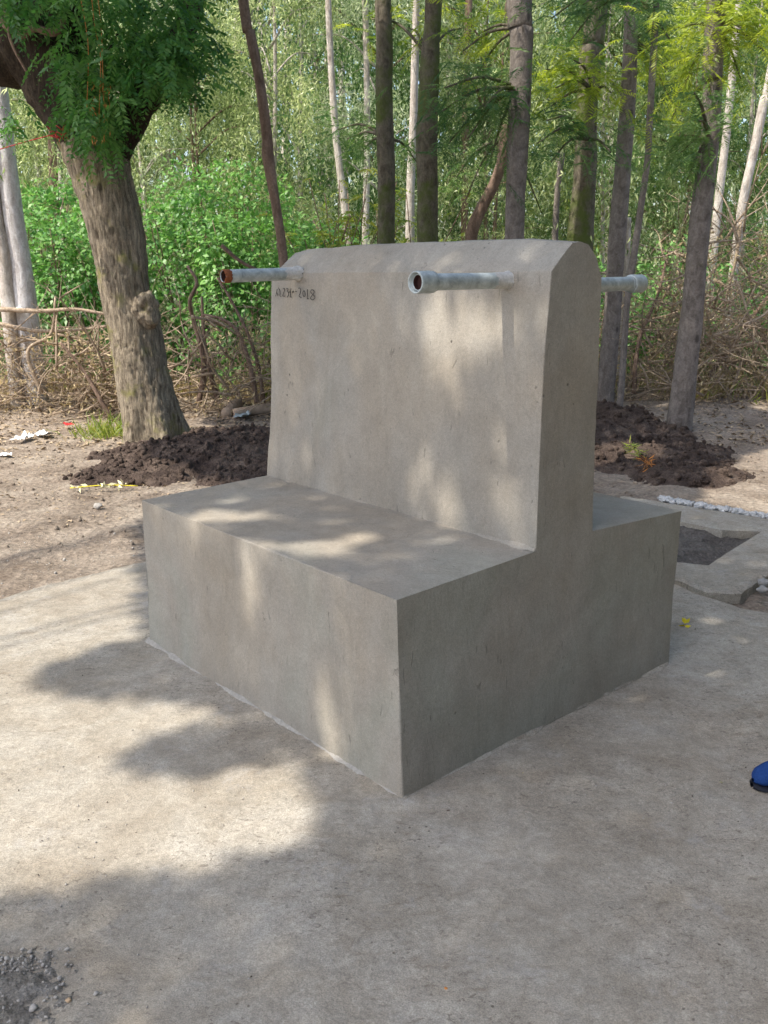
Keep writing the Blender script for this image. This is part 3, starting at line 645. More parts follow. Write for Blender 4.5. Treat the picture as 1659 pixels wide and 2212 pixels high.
V, F, T = leaves(np.array([gp(1552, 1692)+[0, 0, .006], gp(1798/1.1573, 1959/1.1573)+[0, 0, .005]]), np.array([[1., -.3, 0], [1, -.3, 0]]), .014, .004, rng.random(2)); G_ = Geo(); G_.add(V, F, T); tag(G_.build('straw_bit', M_STRAW), 'pale straw bit on the pavement left of the blue shoe', 'straw')
# logs behind
def log(a, b, r, label, mat=M_LOG):
    root = empty('log', (a+b)/2); tag(root, label, 'log'); P = spline(np.array([a, (a+b)/2+[0, 0, .02], b]), 8); G_ = Geo(); G_.add(*tube(P, r*(1+.08*np.sin(np.arange(len(P)))), 14, lambda V: .12*fbm(V, 8, 2))); G_.build('wood', mat, root, True)
log(gp(505, 905)+[0, 0, .06], gp(640, 893)+[0, 0, .06], .055, 'pale peeled log on the ground left of the stand wall')
log(gp(488, 905)+[0, 0, .05], gp(515, 893)+[0, 0, .12], .06, 'short pale log stump beside the peeled log')
log(gp(590, 800, .5)*[1, 1, 1], gp(700, 780, .6), .04, 'brown branch propped behind the left edge of the stand wall', M_TAN)

# ------------------------------------------------------------------ shoe at the right edge
sp = gp(1625, 1702)
sh = empty('shoe', sp+[.12, .03, 0]); tag(sh, 'blue cloth shoe stepping in at the right picture edge', 'shoe')
def shoe_ring(s, w, h, z0, n=20):
    a = np.linspace(0, 2*pi, n, endpoint=False); return np.column_stack([np.full(n, s), w*np.cos(a), z0+h*(.5+.5*np.sin(a))*np.where(np.sin(a) > 0, 1, 1)])
prof = [(0, .006, .01, .022), (.006, .022, .035, .018), (.02, .036, .055, .014), (.05, .044, .070, .012), (.09, .046, .082, .012), (.14, .043, .098, .012), (.18, .038, .11, .012), (.23, .038, .115, .012), (.262, .030, .105, .012), (.275, .012, .08, .02)]
ang = radians(8)
def place(V): V = V.copy(); c, s = cos(ang), sin(ang); return np.column_stack([V[:, 0]*c-V[:, 1]*s, V[:, 0]*s+V[:, 1]*c, V[:, 2]])+np.array(sp)
R_ = np.concatenate([shoe_ring(*q) for q in prof]); k = len(prof); n = 20
i = np.arange(k-1)[:, None]*n; j = np.arange(n)[None]; Fs = np.stack([i+j, i+(j+1) % n, i+n+(j+1) % n, i+n+j], -1).reshape(-1, 4)
R_ = R_+.0035*np.column_stack([0*R_[:, 0], fbm(R_, 34, 2, 1), fbm(R_, 28, 3, 2)])*(R_[:, 2:] > .02)
Gs = Geo(); Gs.add(place(R_), Fs); Gs.build('upper', M_BLUE, sh, True)
prs = [(s-.002 if s < .1 else s+.002, w+.004, .018, 0.0) for s, w, h, z in prof]
R2 = np.concatenate([shoe_ring(*q) for q in prs]); Gs = Geo(); Gs.add(place(R2), Fs); Gs.build('sole', M_SOLE, sh, True)
ank = place(np.array([[.20, 0, .07], [.205, 0, .16], [.215, 0, .26]])); Gs = Geo(); Gs.add(*tube(spline(ank, 4), .043, 16)); Gs.build('sock', M_BLUE, sh, True)

# ------------------------------------------------------------------ trees
def wpx(w, Y): return w*PS*Y/FPX/2          # half width in metres of a picture width at depth Y
def trunk_geo(px, Y, mat, parent, name='trunk', n=14, amp=.06, f=3., ext=8.5, root_down=True, m=8, label=None, fine=0):
    """px = [(x, y, width)] top to bottom or bottom to top, in picture units at depth Y"""
    px = sorted(px, key=lambda q: -q[1]); P = [at(x, y, Y) for x, y, w in px]; R = [wpx(w, Y) for x, y, w in px]
    if root_down and P[0][2] > -.1:
        d = (P[0]-P[1]); d /= -d[2]+1e-6; gz = -.1; P.insert(0, P[0]+d*(P[0][2]-gz)); R.insert(0, R[0]*1.06)
    if ext and P[-1][2] < ext:
        d = P[-1]-P[-2]; d /= d[2]; q = P[-1]+d*(ext-P[-1][2])*np.array([.6, .6, 1]); P.append(q); R.append(R[-1]*.45)
    P = np.array(P); t = np.arange(len(P)); Ps = spline(P, m); Rs = np.interp(np.linspace(0, len(P)-1, len(Ps)), t, R)
    if fine:
        L = np.r_[0, np.cumsum(np.linalg.norm(np.diff(Ps, axis=0), axis=1))]; q = np.arange(0, L[-1], fine); Ps = np.column_stack([np.interp(q, L, Ps[:, a]) for a in range(3)]); Rs = np.interp(q, L, Rs)
    G_ = Geo(); G_.add(*tube(Ps, Rs, n, (lambda V: amp*fbm(V*[1, 1, .35], f, 3, 4)+amp*.35*fbm(V*[1, 1, .2], f*5, 2, 8))))
    o = G_.build(name, mat, parent, True)
    if label: o['label'] = label
    return o, Ps, Rs
def frond_pts(base, d, L, npair, ll, lw, droop=.3, bip=False):
    """pinnate leaf: rachis with leaflets, returns leaf arrays"""
    d = unit(np.array(d, float)); t = np.linspace(.12, 1, npair); P = base+d*(t*L)[:, None]-np.array([0, 0, 1])*(droop*L*t**2)[:, None]
    T = unit(np.gradient(P, axis=0)); s = unit(np.cross(T, np.array([0, 0, 1.])+rng.normal(size=3)*.2)); prof = np.sin(pi*np.clip(t*.85+.12, 0, 1))**.7
    B, D, LL = [], [], []
    for sg in (-1, 1):
        B.append(P); D.append(s*sg+T*.55+rng.normal(size=P.shape)*.10-np.array([0, 0, .25])); LL.append(ll*prof)
    return np.concatenate(B), np.concatenate(D), np.concatenate(LL), lw*np.concatenate([prof, prof])
def fronds(bases, dirs, L, npair, ll, lw, mat, name, parent, droop=.3, bip=False):
    G_ = Geo()
    for b, d in zip(bases, dirs):
        B, D, LL, WW = frond_pts(b, d, L*rng.uniform(.7, 1.2), npair, ll, lw, droop); t = np.full(len(B), rng.random()*.7)+rng.random(len(B))*.3
        G_.add(*leaves(B, D, LL, WW, t, .08))
    return G_.build(name, mat, parent)
def branch_fronds(parent, mat, origin, ends, nper, L=.28, npair=13, ll=.075, lw=.012, name='foliage', bark_=M_MOSS, spread=.22, droop=.3):
    Gb_ = Geo(); Bs, Ds = [], []
    for e in ends:
        e = np.array(e, float); o = np.array(origin, float); mid = (o+e)/2+[0, 0, .12*np.linalg.norm(e-o)]; P = spline(np.array([o, mid, e]), 6); Gb_.add(*tube(P, np.linspace(.022, .006, len(P)), 6))
        for k in range(nper):
            t = rng.uniform(.3, 1.03); i = min(int(t*(len(P)-1)), len(P)-1); q = P[i]+rng.normal(size=3)*spread*np.array([1, 1, .8])*t
            Bs.append(q); dd = unit(e-o)*.8+rng.normal(size=3)*.75; Ds.append(dd)
    Gb_.build('branch', bark_, parent, True); return fronds(Bs, Ds, L, npair, ll, lw, mat, name, parent, droop)
def tree_thing(name, px, Y, label, cat='tree', group=None):
    pb_ = max(px, key=lambda q: q[1]); b = at(pb_[0], pb_[1], Y); r = empty(name, (b[0], Y, 0)); tag(r, label, cat, group); return r

# --- big rough-barked tree at the left
TA = [(338, 975, 175), (335, 945, 135), (322, 880, 125), (305, 800, 118), (290, 700, 116), (272, 640, 108), (262, 560, 112), (248, 480, 118), (225, 400, 122), (206, 330, 134), (190, 290, 128)]
YT = 8.9
big = tree_thing('shade_tree', [(335, 960, 0)], YT, 'rough barked tree with a burl and dark pinnate leaves beside the left soil heap')
def barkbump(V):
    th = np.arctan2(V[:, 1]-YT, V[:, 0]-np.interp(V[:, 2], [0, .5, 1, 2, 3.5], [-2.2, -2.3, -2.45, -2.6, -2.9]))
    Q = np.column_stack([np.cos(th)*2.2, np.sin(th)*2.2, V[:, 2]*.9]); r = 1-np.abs(fbm(Q, 5.0, 3, 21, .55)); ro = 1-np.abs(fbm(np.column_stack([np.cos(th), np.sin(th), V[:, 2]*.5]), 1.7, 2, 31))
    fl = np.clip(1-V[:, 2]/.55, 0, 1)**2*(.18*np.sin(th*5+1)+.05); return .10*(r-.6)+.10*(ro-.6)+fl
px = sorted(TA, key=lambda q: -q[1]); P = np.array([at(x, y, YT) for x, y, w in px]); P[0][2] = -.1; R = np.array([wpx(w*.94, YT) for _, _, w in px])
P = np.vstack([P, at(155, 225, YT+.02), at(120, 165, YT+.06)]); R = np.r_[R, [wpx(118, YT), wpx(70, YT)]]
Ps = spline(P, 8); Rs = np.interp(np.linspace(0, len(P)-1, len(Ps)), np.arange(len(P)), R)
Lc = np.r_[0, np.cumsum(np.linalg.norm(np.diff(Ps, axis=0), axis=1))]; q = np.arange(0, Lc[-1], .022); Ps = np.column_stack([np.interp(q, Lc, Ps[:, a]) for a in range(3)]); Rs = np.interp(q, Lc, Rs)
Gt = Geo(); Gt.add(*tube(Ps, Rs, 96, barkbump)); Gt.build('trunk', M_BARK, big, True)
def limb(pts, w, Y0, mat=M_LIMB, name='limb', nn=28):
    P = np.array([at(x, y, Y0+dy) for x, y, dy in pts]); Ps = spline(P, 8); R = np.interp(np.linspace(0, 1, len(Ps)), np.linspace(0, 1, len(w)), [wpx(q, Y0) for q in w]); G_ = Geo(); G_.add(*tube(Ps, R, nn, lambda V: .12*fbm(V*[1, 1, .4], 9, 3, 3))); return G_.build(name, mat, big, True)
limb([(215, 360, 0), (262, 285, 0), (300, 225, 0), (345, 165, .1), (400, 60, .2), (430, -60, .3)], [100, 72, 66, 62, 50, 40], YT)
limb([(200, 335, .06), (178, 270, .02), (140, 190, 0), (75, 105, .05), (-20, 20, .1), (-160, -120, .2)], [105, 132, 140, 150, 150, 110], YT)
limb([(130, 190, .1), (130, 60, .1), (110, -90, 0)], [120, 130, 110], YT)
limb([(90, 130, .1), (0, 120, 0), (-120, 90, -.2)], [110, 110, 90], YT)
limb([(0, 40, -.25), (40, 75, -.3), (75, 62, -.3), (120, 70, -.3), (140, 40, -.3)], [18, 16, 14, 14, 12], YT-.1, M_TAN, 'root_like_vine', 10)
limb([(10, 10, -.3), (25, 90, -.35), (60, 160, -.3)], [8, 7, 5], YT-.1, M_TAN, 'root_like_vine', 8)
# burl
bmx = bmesh.new(); bmesh.ops.create_icosphere(bmx, subdivisions=5, radius=1); iv = np.array([v.co[:] for v in bmx.verts]); fv = np.array([[v.index for v in f.verts] for f in bmx.faces]); bmx.free()
bc = at(318, 668, YT-.16); rr = 1+.22*fbm(iv, 1.6, 4, 3)-.35*np.exp(-((iv-unit(np.array([-.1, -1, .1])))**2).sum(1)/.10); G_ = Geo(); G_.add(iv*rr[:, None]*[.125, .13, .165]+bc, fv); G_.build('burl', M_BARK, big, True)
# hanging dark pinnate foliage, several twigs
Bs, Ds = [], []
def hangzone(poly_px, n, dy=.8, down=.6):
    poly = np.array(poly_px, float); x0, y0 = poly.min(0); x1, y1 = poly.max(0); k = 0
    while k < n:
        p = np.array([rng.uniform(x0, x1), rng.uniform(y0, y1)])
        if inpoly(p[None], poly)[0]:
            p = p+rng.normal(size=2)*16; Bs.append(at(p[0], p[1], YT-.45+rng.uniform(-dy, dy*.6))); Ds.append(np.array([rng.normal()*.8+.15, rng.normal()*.6, -down+rng.normal()*.4])); k += 1
hangzone([(90, -60), (420, -60), (425, 20), (400, 100), (420, 160), (395, 185), (330, 172), (275, 165), (245, 190), (232, 265), (215, 310), (180, 300), (150, 200), (120, 120)], 330)
hangzone([(360, -40), (450, -20), (480, 60), (455, 150), (400, 215), (370, 150)], 46, .5, .2)
hangzone([(-60, -40), (120, -60), (110, 20), (-60, 30)], 60, .7, .5)
hangzone([(120, 120), (250, 90), (250, 230), (235, 320), (170, 280), (140, 210)], 110, .45, .9)
hangzone([(-80, 180), (60, 190), (60, 250), (-40, 270)], 12, .6)
hangzone([(280, 60), (410, 90), (400, 175), (340, 165), (280, 135)], 80, .6, .3)
TW = [((180, 300), (270, 120), (330, -20)), ((250, 260), (330, 130), (420, 60)), ((300, 225), (380, 140), (455, 110)), ((190, 280), (215, 160), (260, 60)), ((300, 225), (330, 230), (400, 190))]
for a_, b_, c_ in TW: limb([(a_[0], a_[1], -.1), (b_[0], b_[1], -.35), (c_[0], c_[1], -.4)], [13, 8, 4], YT, M_LIMB, 'bough', 7)
fronds(Bs, Ds, .32, 10, .078, .032, L_MEL, 'crown', big, .35)
Gv = Geo()
for x in (188, 210, 222):
    Pq = np.array([at(x-14+rng.uniform(-4, 4), -20, YT-1.0), at(x-4+rng.uniform(-4, 4), 60, YT-1.0), at(x+4+rng.uniform(-5, 5), 130+rng.uniform(-10, 10), YT-1.02), at(x+rng.uniform(-6, 8), 240+rng.uniform(-25, 30), YT-1.0)]); Gv.add(*tube(spline(Pq, 8), .0032, 5))
qq = np.array([at(rng.uniform(195, 238), rng.uniform(170, 310), YT-1.02) for _ in range(60)]); Gv.add(*leaves(qq, rng.normal(size=(60, 3))*.3+[0, 0, -1], .05, .008, rng.random(60)))
Gv.build('orange_tendrils', M_ORA, big)
# crown above the frame
m_ = 1500; cc = np.column_stack([rng.normal(-2.9, .7, m_), rng.normal(8.9, .8, m_), rng.uniform(4.6, 6.8, m_)]); fronds(cc, rng.normal(size=(m_, 3)), .34, 6, .10, .045, L_MEL, 'upper_crown', big, .3)
# red cord tied round the tree
cord = empty('red_cord', at(125, 286, YT-.4)); tag(cord, 'red cord knotted round the rough barked tree and running off left', 'cord')
G_ = Geo(); G_.add(*tube(spline(np.array([at(165, 283, YT-.34), at(128, 288, YT-.36), at(60, 305, YT-.4), at(-40, 332, YT-.5), at(-200, 360, YT-.7)]), 6), .004, 6)); G_.build('line', M_RED, cord)
G_ = Geo()
for k in range(14): a_ = at(rng.uniform(118, 135), rng.uniform(278, 296), YT-.38); G_.add(*tube(np.array([a_, a_+rng.normal(size=3)*.03, a_+rng.normal(size=3)*.05]), .004, 5))
G_.build('knot', M_RED, cord)

# --- the slim trunks
def add_crown(parent, top, n, mat, rx=1.1, z0=4.9, z1=9.0, ll=.16, lw=.03):
    P_ = np.column_stack([rng.normal(0, rx*.6, n)+top[0], rng.normal(0, rx*.6, n)+top[1], rng.uniform(z0, z1, n)]); D = rng.normal(size=(n, 3))*.45+[0, 0, -1]
    G_ = Geo(); G_.add(*leaves(P_, D, rng.uniform(.6, 1.1, n)*ll, lw, rng.random(n))); return G_.build('crown', mat, parent)
trunks = [
 ('eucalyptus_tree', 10.9, [(-10, 120, 34), (4, 250, 38), (22, 420, 42), (42, 560, 44), (52, 640, 48)], M_WHITE, 'white barked trunk at the far left behind the dead brush, thicker of two', 0),
 ('eucalyptus_tree', 10.8, [(-25, 300, 26), (-12, 450, 28), (8, 560, 30), (18, 660, 30)], M_PALE, 'pale trunk cut by the left picture edge, lower of two', 0),
 ('eucalyptus_tree', 15.0, [(108, 120, 20), (114, 260, 22), (118, 420, 24), (120, 520, 26)], M_TAN, 'brown trunk seen just left of the rough barked tree', 0),
 ('slender_tree', 9.4, [(520, -40, 21), (538, 60, 21), (560, 170, 20), (577, 300, 22), (578, 330, 26), (592, 420, 21), (605, 500, 20), (612, 560, 20), (625, 700, 20)], M_TAN, 'slim bent brown trunk rising from behind the left shoulder of the wall', 1),
 ('eucalyptus_tree', 13.5, [(708, -40, 12), (713, 100, 13), (722, 250, 14), (732, 350, 15), (745, 450, 16), (760, 560, 16)], M_PALE, 'thin pale trunk bowing right, left of the mossy trunks', 0),
 ('eucalyptus_tree', 14.0, [(788, -40, 11), (792, 150, 12), (793, 320, 13), (790, 480, 14), (788, 600, 15)], M_PALE, 'thin straight pale trunk just left of the first mossy trunk', 0),
 ('silky_oak', 10.6, [(826, -40, 33), (830, 80, 33), (830, 240, 34), (835, 400, 36), (835, 560, 36)], M_MOSS, 'mossy straight trunk behind the wall, leftmost of the thick ones', 1),
 ('eucalyptus_tree', 12.6, [(900, -40, 13), (897, 100, 15), (893, 260, 16), (887, 400, 17), (885, 540, 20)], M_PALE, 'pale slender trunk between two thick mossy trunks', 0),
 ('silky_oak', 10.2, [(938, -40, 32), (932, 80, 34), (928, 160, 40), (922, 300, 42), (924, 420, 42), (924, 560, 44)], M_MOSS, 'thick mossy trunk right of the pale slender one, behind the wall', 1),
 ('eucalyptus_tree', 15.0, [(1014, -30, 14), (1010, 60, 14), (1006, 200, 14), (1004, 420, 15)], M_TAN, 'thin brown trunk high between the mossy trunks', 0),
 ('silky_oak', 9.7, [(1120, -40, 50), (1126, 60, 48), (1124, 150, 46), (1120, 280, 42), (1114, 420, 42), (1110, 560, 42)], M_GREY, 'thick grey trunk with a bright sunlit band behind the middle of the wall', 1),
 ('silky_oak', 11.4, [(1290, 20, 42), (1278, 100, 46), (1268, 250, 42), (1264, 380, 46), (1255, 480, 54), (1250, 600, 58)], M_MOSS, 'stout trunk with peeling bark rising behind the right shoulder of the wall', 1),
 ('grey_tree', 10.55, [(1366, -40, 26), (1362, 100, 29), (1358, 200, 31), (1348, 330, 33), (1338, 450, 34), (1330, 550, 36), (1322, 680, 36), (1313, 790, 37), (1305, 900, 40)], M_GREY, 'smooth grey trunk leaning left right behind the end of the stand', 1),
 ('slender_tree', 10.0, [(1408, 180, 14), (1400, 330, 13), (1384, 450, 14), (1368, 560, 15), (1355, 650, 13), (1345, 800, 14), (1336, 908, 16)], M_GREY, 'thin grey sapling beside the smooth grey trunk', 0),
 ('grey_tree', 9.15, [(1545, 40, 40), (1540, 180, 38), (1530, 330, 38), (1514, 460, 42), (1503, 580, 44), (1492, 700, 46), (1478, 820, 50), (1466, 925, 58)], M_GREY, 'grey trunk leaning right standing on bare dirt at the right', 1),
 ('eucalyptus_tree', 14.0, [(1578, 200, 16), (1568, 300, 16), (1556, 400, 17), (1545, 500, 18), (1530, 640, 20)], M_PALE, 'pale mottled trunk behind the right brush, left of two', 0),
 ('eucalyptus_tree', 13.0, [(1672, 120, 18), (1650, 220, 18), (1628, 330, 18), (1606, 430, 18), (1590, 540, 18), (1578, 640, 20)], M_PALE, 'pale mottled trunk behind the right brush, right of two', 0),
 ('slender_tree', 12.0, [(1215, 330, 12), (1203, 430, 12), (1198, 560, 13)], M_GREY, 'short thin grey stem between the thick trunk and the stout one', 0),
 ('slender_tree', 11.6, [(1356, 470, 16), (1352, 560, 16), (1347, 640, 15), (1340, 760, 14)], M_PALE, 'pale stem right behind the smooth grey trunk', 0),
 ('slender_tree', 11.2, [(1090, 270, 20), (1086, 340, 22), (1066, 400, 22), (1040, 450, 24), (1020, 500, 26), (1014, 560, 26)], M_TAN, 'crooked brown trunk curving left of the thick grey trunk', 0),
]
T_ = {}
for nm, Y, px, mat, lab, hi in trunks:
    r = tree_thing(nm, px, Y, lab); o, Ps, Rs = trunk_geo(px, Y, mat, r, n=18 if hi else 12, amp=.07 if hi else .05, f=4, ext=(8.5 if px[0][1] < 250 else 0), fine=.05 if hi else 0)
    T_[lab] = (r, Ps)
    if Ps[-1][2] > 7: add_crown(r, Ps[-1], 260, L_EUC if 'euc' in nm else L_GRD)
    else:
        top = Ps[-1]; add_crown(r, top, 260, L_EUC, .6, top[2]-.5, top[2]+.9, .12, .025)
def byl(s): return [v for k, v in T_.items() if s in k][0]
# feathery boughs of the silky oaks (picture zones)
def bough(key, start, ends, nper, Y, mat, **kw):
    r, Ps = byl(key); branch_fronds(r, mat, at(*start, Y), [at(x, y, Y+dy) for x, y, dy in ends], nper, **kw)
bough('thick grey trunk', (1120, 190), [(960, 190, -.3), (940, 250, 0), (1010, 300, -.2), (1040, 240, -.5), (1060, 340, .1), (960, 320, .2)], 26, 9.7, L_GRD, L=.34, ll=.085, lw=.012)
bough('thick grey trunk', (1120, 60), [(1000, 110, 0), (1040, 70, .2), (1030, 160, .3)], 16, 9.9, L_GRV, L=.3)
bough('stout trunk', (1285, 200), [(1180, 150, -.4), (1200, 190, -.6), (1190, 230, -.3), (1320, 200, -.5), (1240, 130, -.5)], 26, 10.6, L_GRV, L=.32, ll=.08, lw=.013)
bough('stout trunk', (1270, 300), [(1160, 310, -.8), (1190, 350, -.6), (1180, 260, -.8), (1320, 330, -.3)], 20, 10.4, L_GRD, L=.32)
bough('smooth grey trunk', (1362, 0), [(1190, 40, -.8), (1260, 10, -.9), (1230, 90, -.7), (1420, 40, -.3), (1450, 90, -.2)], 30, 10.2, L_GRD, L=.34, ll=.085)
bough('smooth grey trunk', (1360, 90), [(1440, 150, 0), (1450, 220, .2), (1400, 110, .2), (1480, 60, 0)], 22, 10.6, L_GRV)
bough('leaning right', (1545, 60), [(1600, 60, -.4), (1650, 110, -.3), (1640, 30, -.2), (1470, 60, .1), (1480, 180, .1), (1600, 170, -.2), (1450, 260, .3), (1560, 0, -.4)], 34, 9.3, L_GRV, L=.32, ll=.08)
bough('leaning right', (1530, 300), [(1470, 330, -.2), (1480, 400, -.1), (1455, 300, .1), (1510, 260, -.4), (1500, 200, -.4)], 22, 9.1, L_GRD, L=.3)
bough('leftmost of the thick', (838, 300), [(750, 300, .4), (730, 280, .6), (900, 350, .5), (780, 330, .5)], 16, 10.7, L_GRD)
bough('right of the pale slender', (925, 120), [(800, 40, .6), (880, 60, .5), (1000, 60, .4)], 14, 10.3, L_GRV)
bough('crooked brown', (1080, 300), [(1010, 420, .3), (1130, 400, .3), (1170, 460, .4), (980, 390, .5)], 16, 11.3, L_GRD)

# --- woodland of coppiced eucalyptus behind: three kinds, copied
def drooping_crown(n_tw, n_lf, H, rx, seed, ll=.12, lw=.022, z0=.6):
    Vs = Geo(); q = 0
    for k in range(n_tw):
        z = z0+(H-z0)*rng.random()**.8; a = rng.uniform(0, 2*pi); r = rx*(.35+.65*rng.random())*(1-.45*abs(z/H-.45)); st = np.array([cos(a)*r, sin(a)*r, z])
        if vnoise(st[None]+seed*17., 1.25, 3)[0] < -.12: continue
        L = rng.uniform(.3, .9); drift = np.array([cos(a), sin(a), 0])*.25; t = rng.random(n_lf)[:, None]; Pq = st+drift*t*L*1.3-np.array([0, 0, 1])*L*t**1.2+rng.normal(size=(n_lf, 3))*.10
        D = rng.normal(size=(n_lf, 3))*.75+[0, 0, -.8]; tt = np.clip((rng.random()*.6+rng.random(n_lf)*.5)**1.35, 0, 1); Vs.add(*leaves(Pq, D, rng.uniform(.65, 1.15, n_lf)*ll, lw, tt, .12, unit(np.array([-.4, -.5, .5])+rng.normal(size=(n_lf, 3))*.8)))
    return Vs
protos = []
for k, (H, rx, nt_) in enumerate([(8.5, 1.4, 640), (7.2, 1.6, 640), (9.5, 1.3, 640)]):
    G1 = Geo()
    for s_ in range(1+k % 2): 
        Pq = spline(np.array([[.1*s_, 0, -.2], [.15*s_+.06, .03, H*.3], [.3*s_-.05, .1, H*.65], [.35*s_, .05, H]]), 6); G1.add(*tube(Pq, np.linspace(.075-.02*s_, .012, len(Pq)), 9, lambda V: .06*fbm(V, 4, 2)))
    for b_ in range(14):
        z = rng.uniform(1.2, H-.8); a = rng.uniform(0, 6.28); Pq = spline(np.array([[0, 0, z], [cos(a)*rx*.4, sin(a)*rx*.4, z+.5], [cos(a)*rx*.8, sin(a)*rx*.8, z+.55]]), 4); G1.add(*tube(Pq, np.linspace(.022, .005, len(Pq)), 5))
    G2 = drooping_crown(nt_, 40, H, rx, k); protos.append((G1, G2))
spots = []
for X in np.arange(-7.5, 8.6, 1.25): spots.append((X+rng.uniform(-.35, .35), 14.4+rng.uniform(-.5, .9)+(1.2 if X > 2 else 0), rng.uniform(.68, .85)))
for X in np.arange(-9.5, 10.6, 1.5): spots.append((X+rng.uniform(-.5, .5), 17.3+rng.uniform(-.8, .8), rng.uniform(.95, 1.15)))
for X in np.arange(-13, 14, 2.0): spots.append((X+rng.uniform(-.6, .6), 21.5+rng.uniform(-1, 1), rng.uniform(1.3, 1.6)))
first = [None]*3
for n_, (X, Y, s_) in enumerate(spots):
    k = n_ % 3; kind_ = ('bushy pale green eucalyptus with hanging narrow leaves in the wood behind', 'broad two stemmed eucalyptus with hanging narrow leaves in the wood behind', 'tall narrow eucalyptus with hanging leaves in the wood behind')[k]
    r = empty('eucalyptus_tree', (X, Y, 0)); r.scale = (s_, s_, s_); r.rotation_euler = (0, 0, rng.uniform(0, 6.28)); tag(r, kind_, 'tree', 'eucalyptus trees of the wood behind')
    if first[k] is None:
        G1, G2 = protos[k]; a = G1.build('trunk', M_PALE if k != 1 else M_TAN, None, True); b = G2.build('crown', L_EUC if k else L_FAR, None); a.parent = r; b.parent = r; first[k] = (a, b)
    else:
        for o in first[k]:
            c = o.copy(); COL.objects.link(c); c.parent = r
            mm = None; rr_ = rng.random()  # front crowns yellowed, rear ones darkened: sun and shade put into leaf colour
            if Y < 16.2 and X > .4 and rr_ < .55: mm = L_YEL
            elif Y > 16.2 and X > -2.5 and rr_ < .6: mm = L_GRD
            elif Y < 16.2 and X > 2 and rr_ > .8: mm = L_GRD
            if 'crown' in c.name and mm: c.material_slots[0].link = 'OBJECT'; c.material_slots[0].material = mm
# far wood that reads as one mass
nf = 26000; X = rng.uniform(-34, 34, nf); Yf = 29+rng.uniform(0, 7, nf); Z = rng.uniform(0, 1, nf)**.9*(13+2.5*fbm(np.column_stack([X, Yf*0, X*0]), .25, 2))
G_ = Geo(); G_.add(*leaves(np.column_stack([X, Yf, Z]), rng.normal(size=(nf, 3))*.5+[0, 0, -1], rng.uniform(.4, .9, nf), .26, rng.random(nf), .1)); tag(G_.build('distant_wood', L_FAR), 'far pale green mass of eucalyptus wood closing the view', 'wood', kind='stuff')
for k in range(14):
    r = empty('eucalyptus_tree', (rng.uniform(-12, 13), 27+rng.uniform(-1, 1), 0)); tag(r, 'slim pale trunk standing deep in the wood behind', 'tree', 'slim trunks deep in the wood')
    G_ = Geo(); dx = rng.normal()*.5; G_.add(*tube(spline(np.array([[0, 0, 0], [dx*.3, 0, 4], [dx, 0, 11]])+np.array(r.location), 5), [.16]*6+[.1]*5, 8)); G_.build('trunk', M_PALE, r, True)

# --- broad leaved shrubs at the left and low green behind
def shrub(name, c, rad, n, mat, label, ll=.085, lw=.045, H=None, stems=9, group=None):
    r = empty(name, (c[0], c[1], 0)); tag(r, label, 'shrub', group); c = np.array(c, float); Gs_ = Geo()
    for k in range(stems):
        a = rng.uniform(0, 6.28); e = c+np.array([cos(a)*rad[0]*.7, sin(a)*rad[1]*.7, rad[2]*rng.uniform(.1, .9)]); Gs_.add(*tube(spline(np.array([[c[0]+rng.normal()*.1, c[1], 0], (e+[c[0], c[1], 0])/2+rng.normal(size=3)*.08, e]), 4), np.linspace(.018, .005, 9), 5))
    Gs_.build('stems', M_TAN, r)
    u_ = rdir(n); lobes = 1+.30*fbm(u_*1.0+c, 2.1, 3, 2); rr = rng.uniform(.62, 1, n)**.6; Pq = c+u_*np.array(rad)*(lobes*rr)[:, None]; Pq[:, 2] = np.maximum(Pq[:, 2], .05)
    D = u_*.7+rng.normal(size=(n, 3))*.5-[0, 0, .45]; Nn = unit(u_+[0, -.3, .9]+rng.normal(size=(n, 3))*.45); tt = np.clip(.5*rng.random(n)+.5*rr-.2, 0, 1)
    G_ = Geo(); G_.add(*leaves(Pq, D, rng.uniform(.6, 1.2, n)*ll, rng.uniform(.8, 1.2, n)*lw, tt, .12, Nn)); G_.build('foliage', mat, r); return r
shr = [(-4.9, 12.6, 1.4, 1.15, .8, 1.35, 4600), (-3.75, 12.0, 1.15, .95, .7, 1.15, 4600), (-2.55, 12.2, 1.35, .95, .7, 1.35, 4600), (-1.55, 11.7, 1.2, .85, .6, 1.25, 4200), (-2.05, 12.9, 2.0, 1.0, .7, .9, 3400), (-4.3, 13.3, 1.9, 1.1, .7, 1.0, 3400), (-.75, 11.9, 1.0, .7, .5, 1.05, 3000)]
for k, (x, y, z, a, b, c_, n_) in enumerate(shr):
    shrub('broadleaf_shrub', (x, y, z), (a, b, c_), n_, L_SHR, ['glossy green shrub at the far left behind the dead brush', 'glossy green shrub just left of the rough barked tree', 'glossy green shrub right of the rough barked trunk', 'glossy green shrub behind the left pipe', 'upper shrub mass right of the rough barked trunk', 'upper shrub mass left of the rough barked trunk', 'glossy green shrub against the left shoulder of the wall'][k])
shrub('pale_shrub', (-.55, 11.0, .95), (.55, .4, .8), 1500, L_WEED, 'light green lobed shrub beside the left edge of the wall', .09, .05)
shrub('low_shrub', (-.95, 10.7, .55), (.45, .4, .55), 1100, L_WEED, 'bright young shrub below the left pipe', .11, .03)
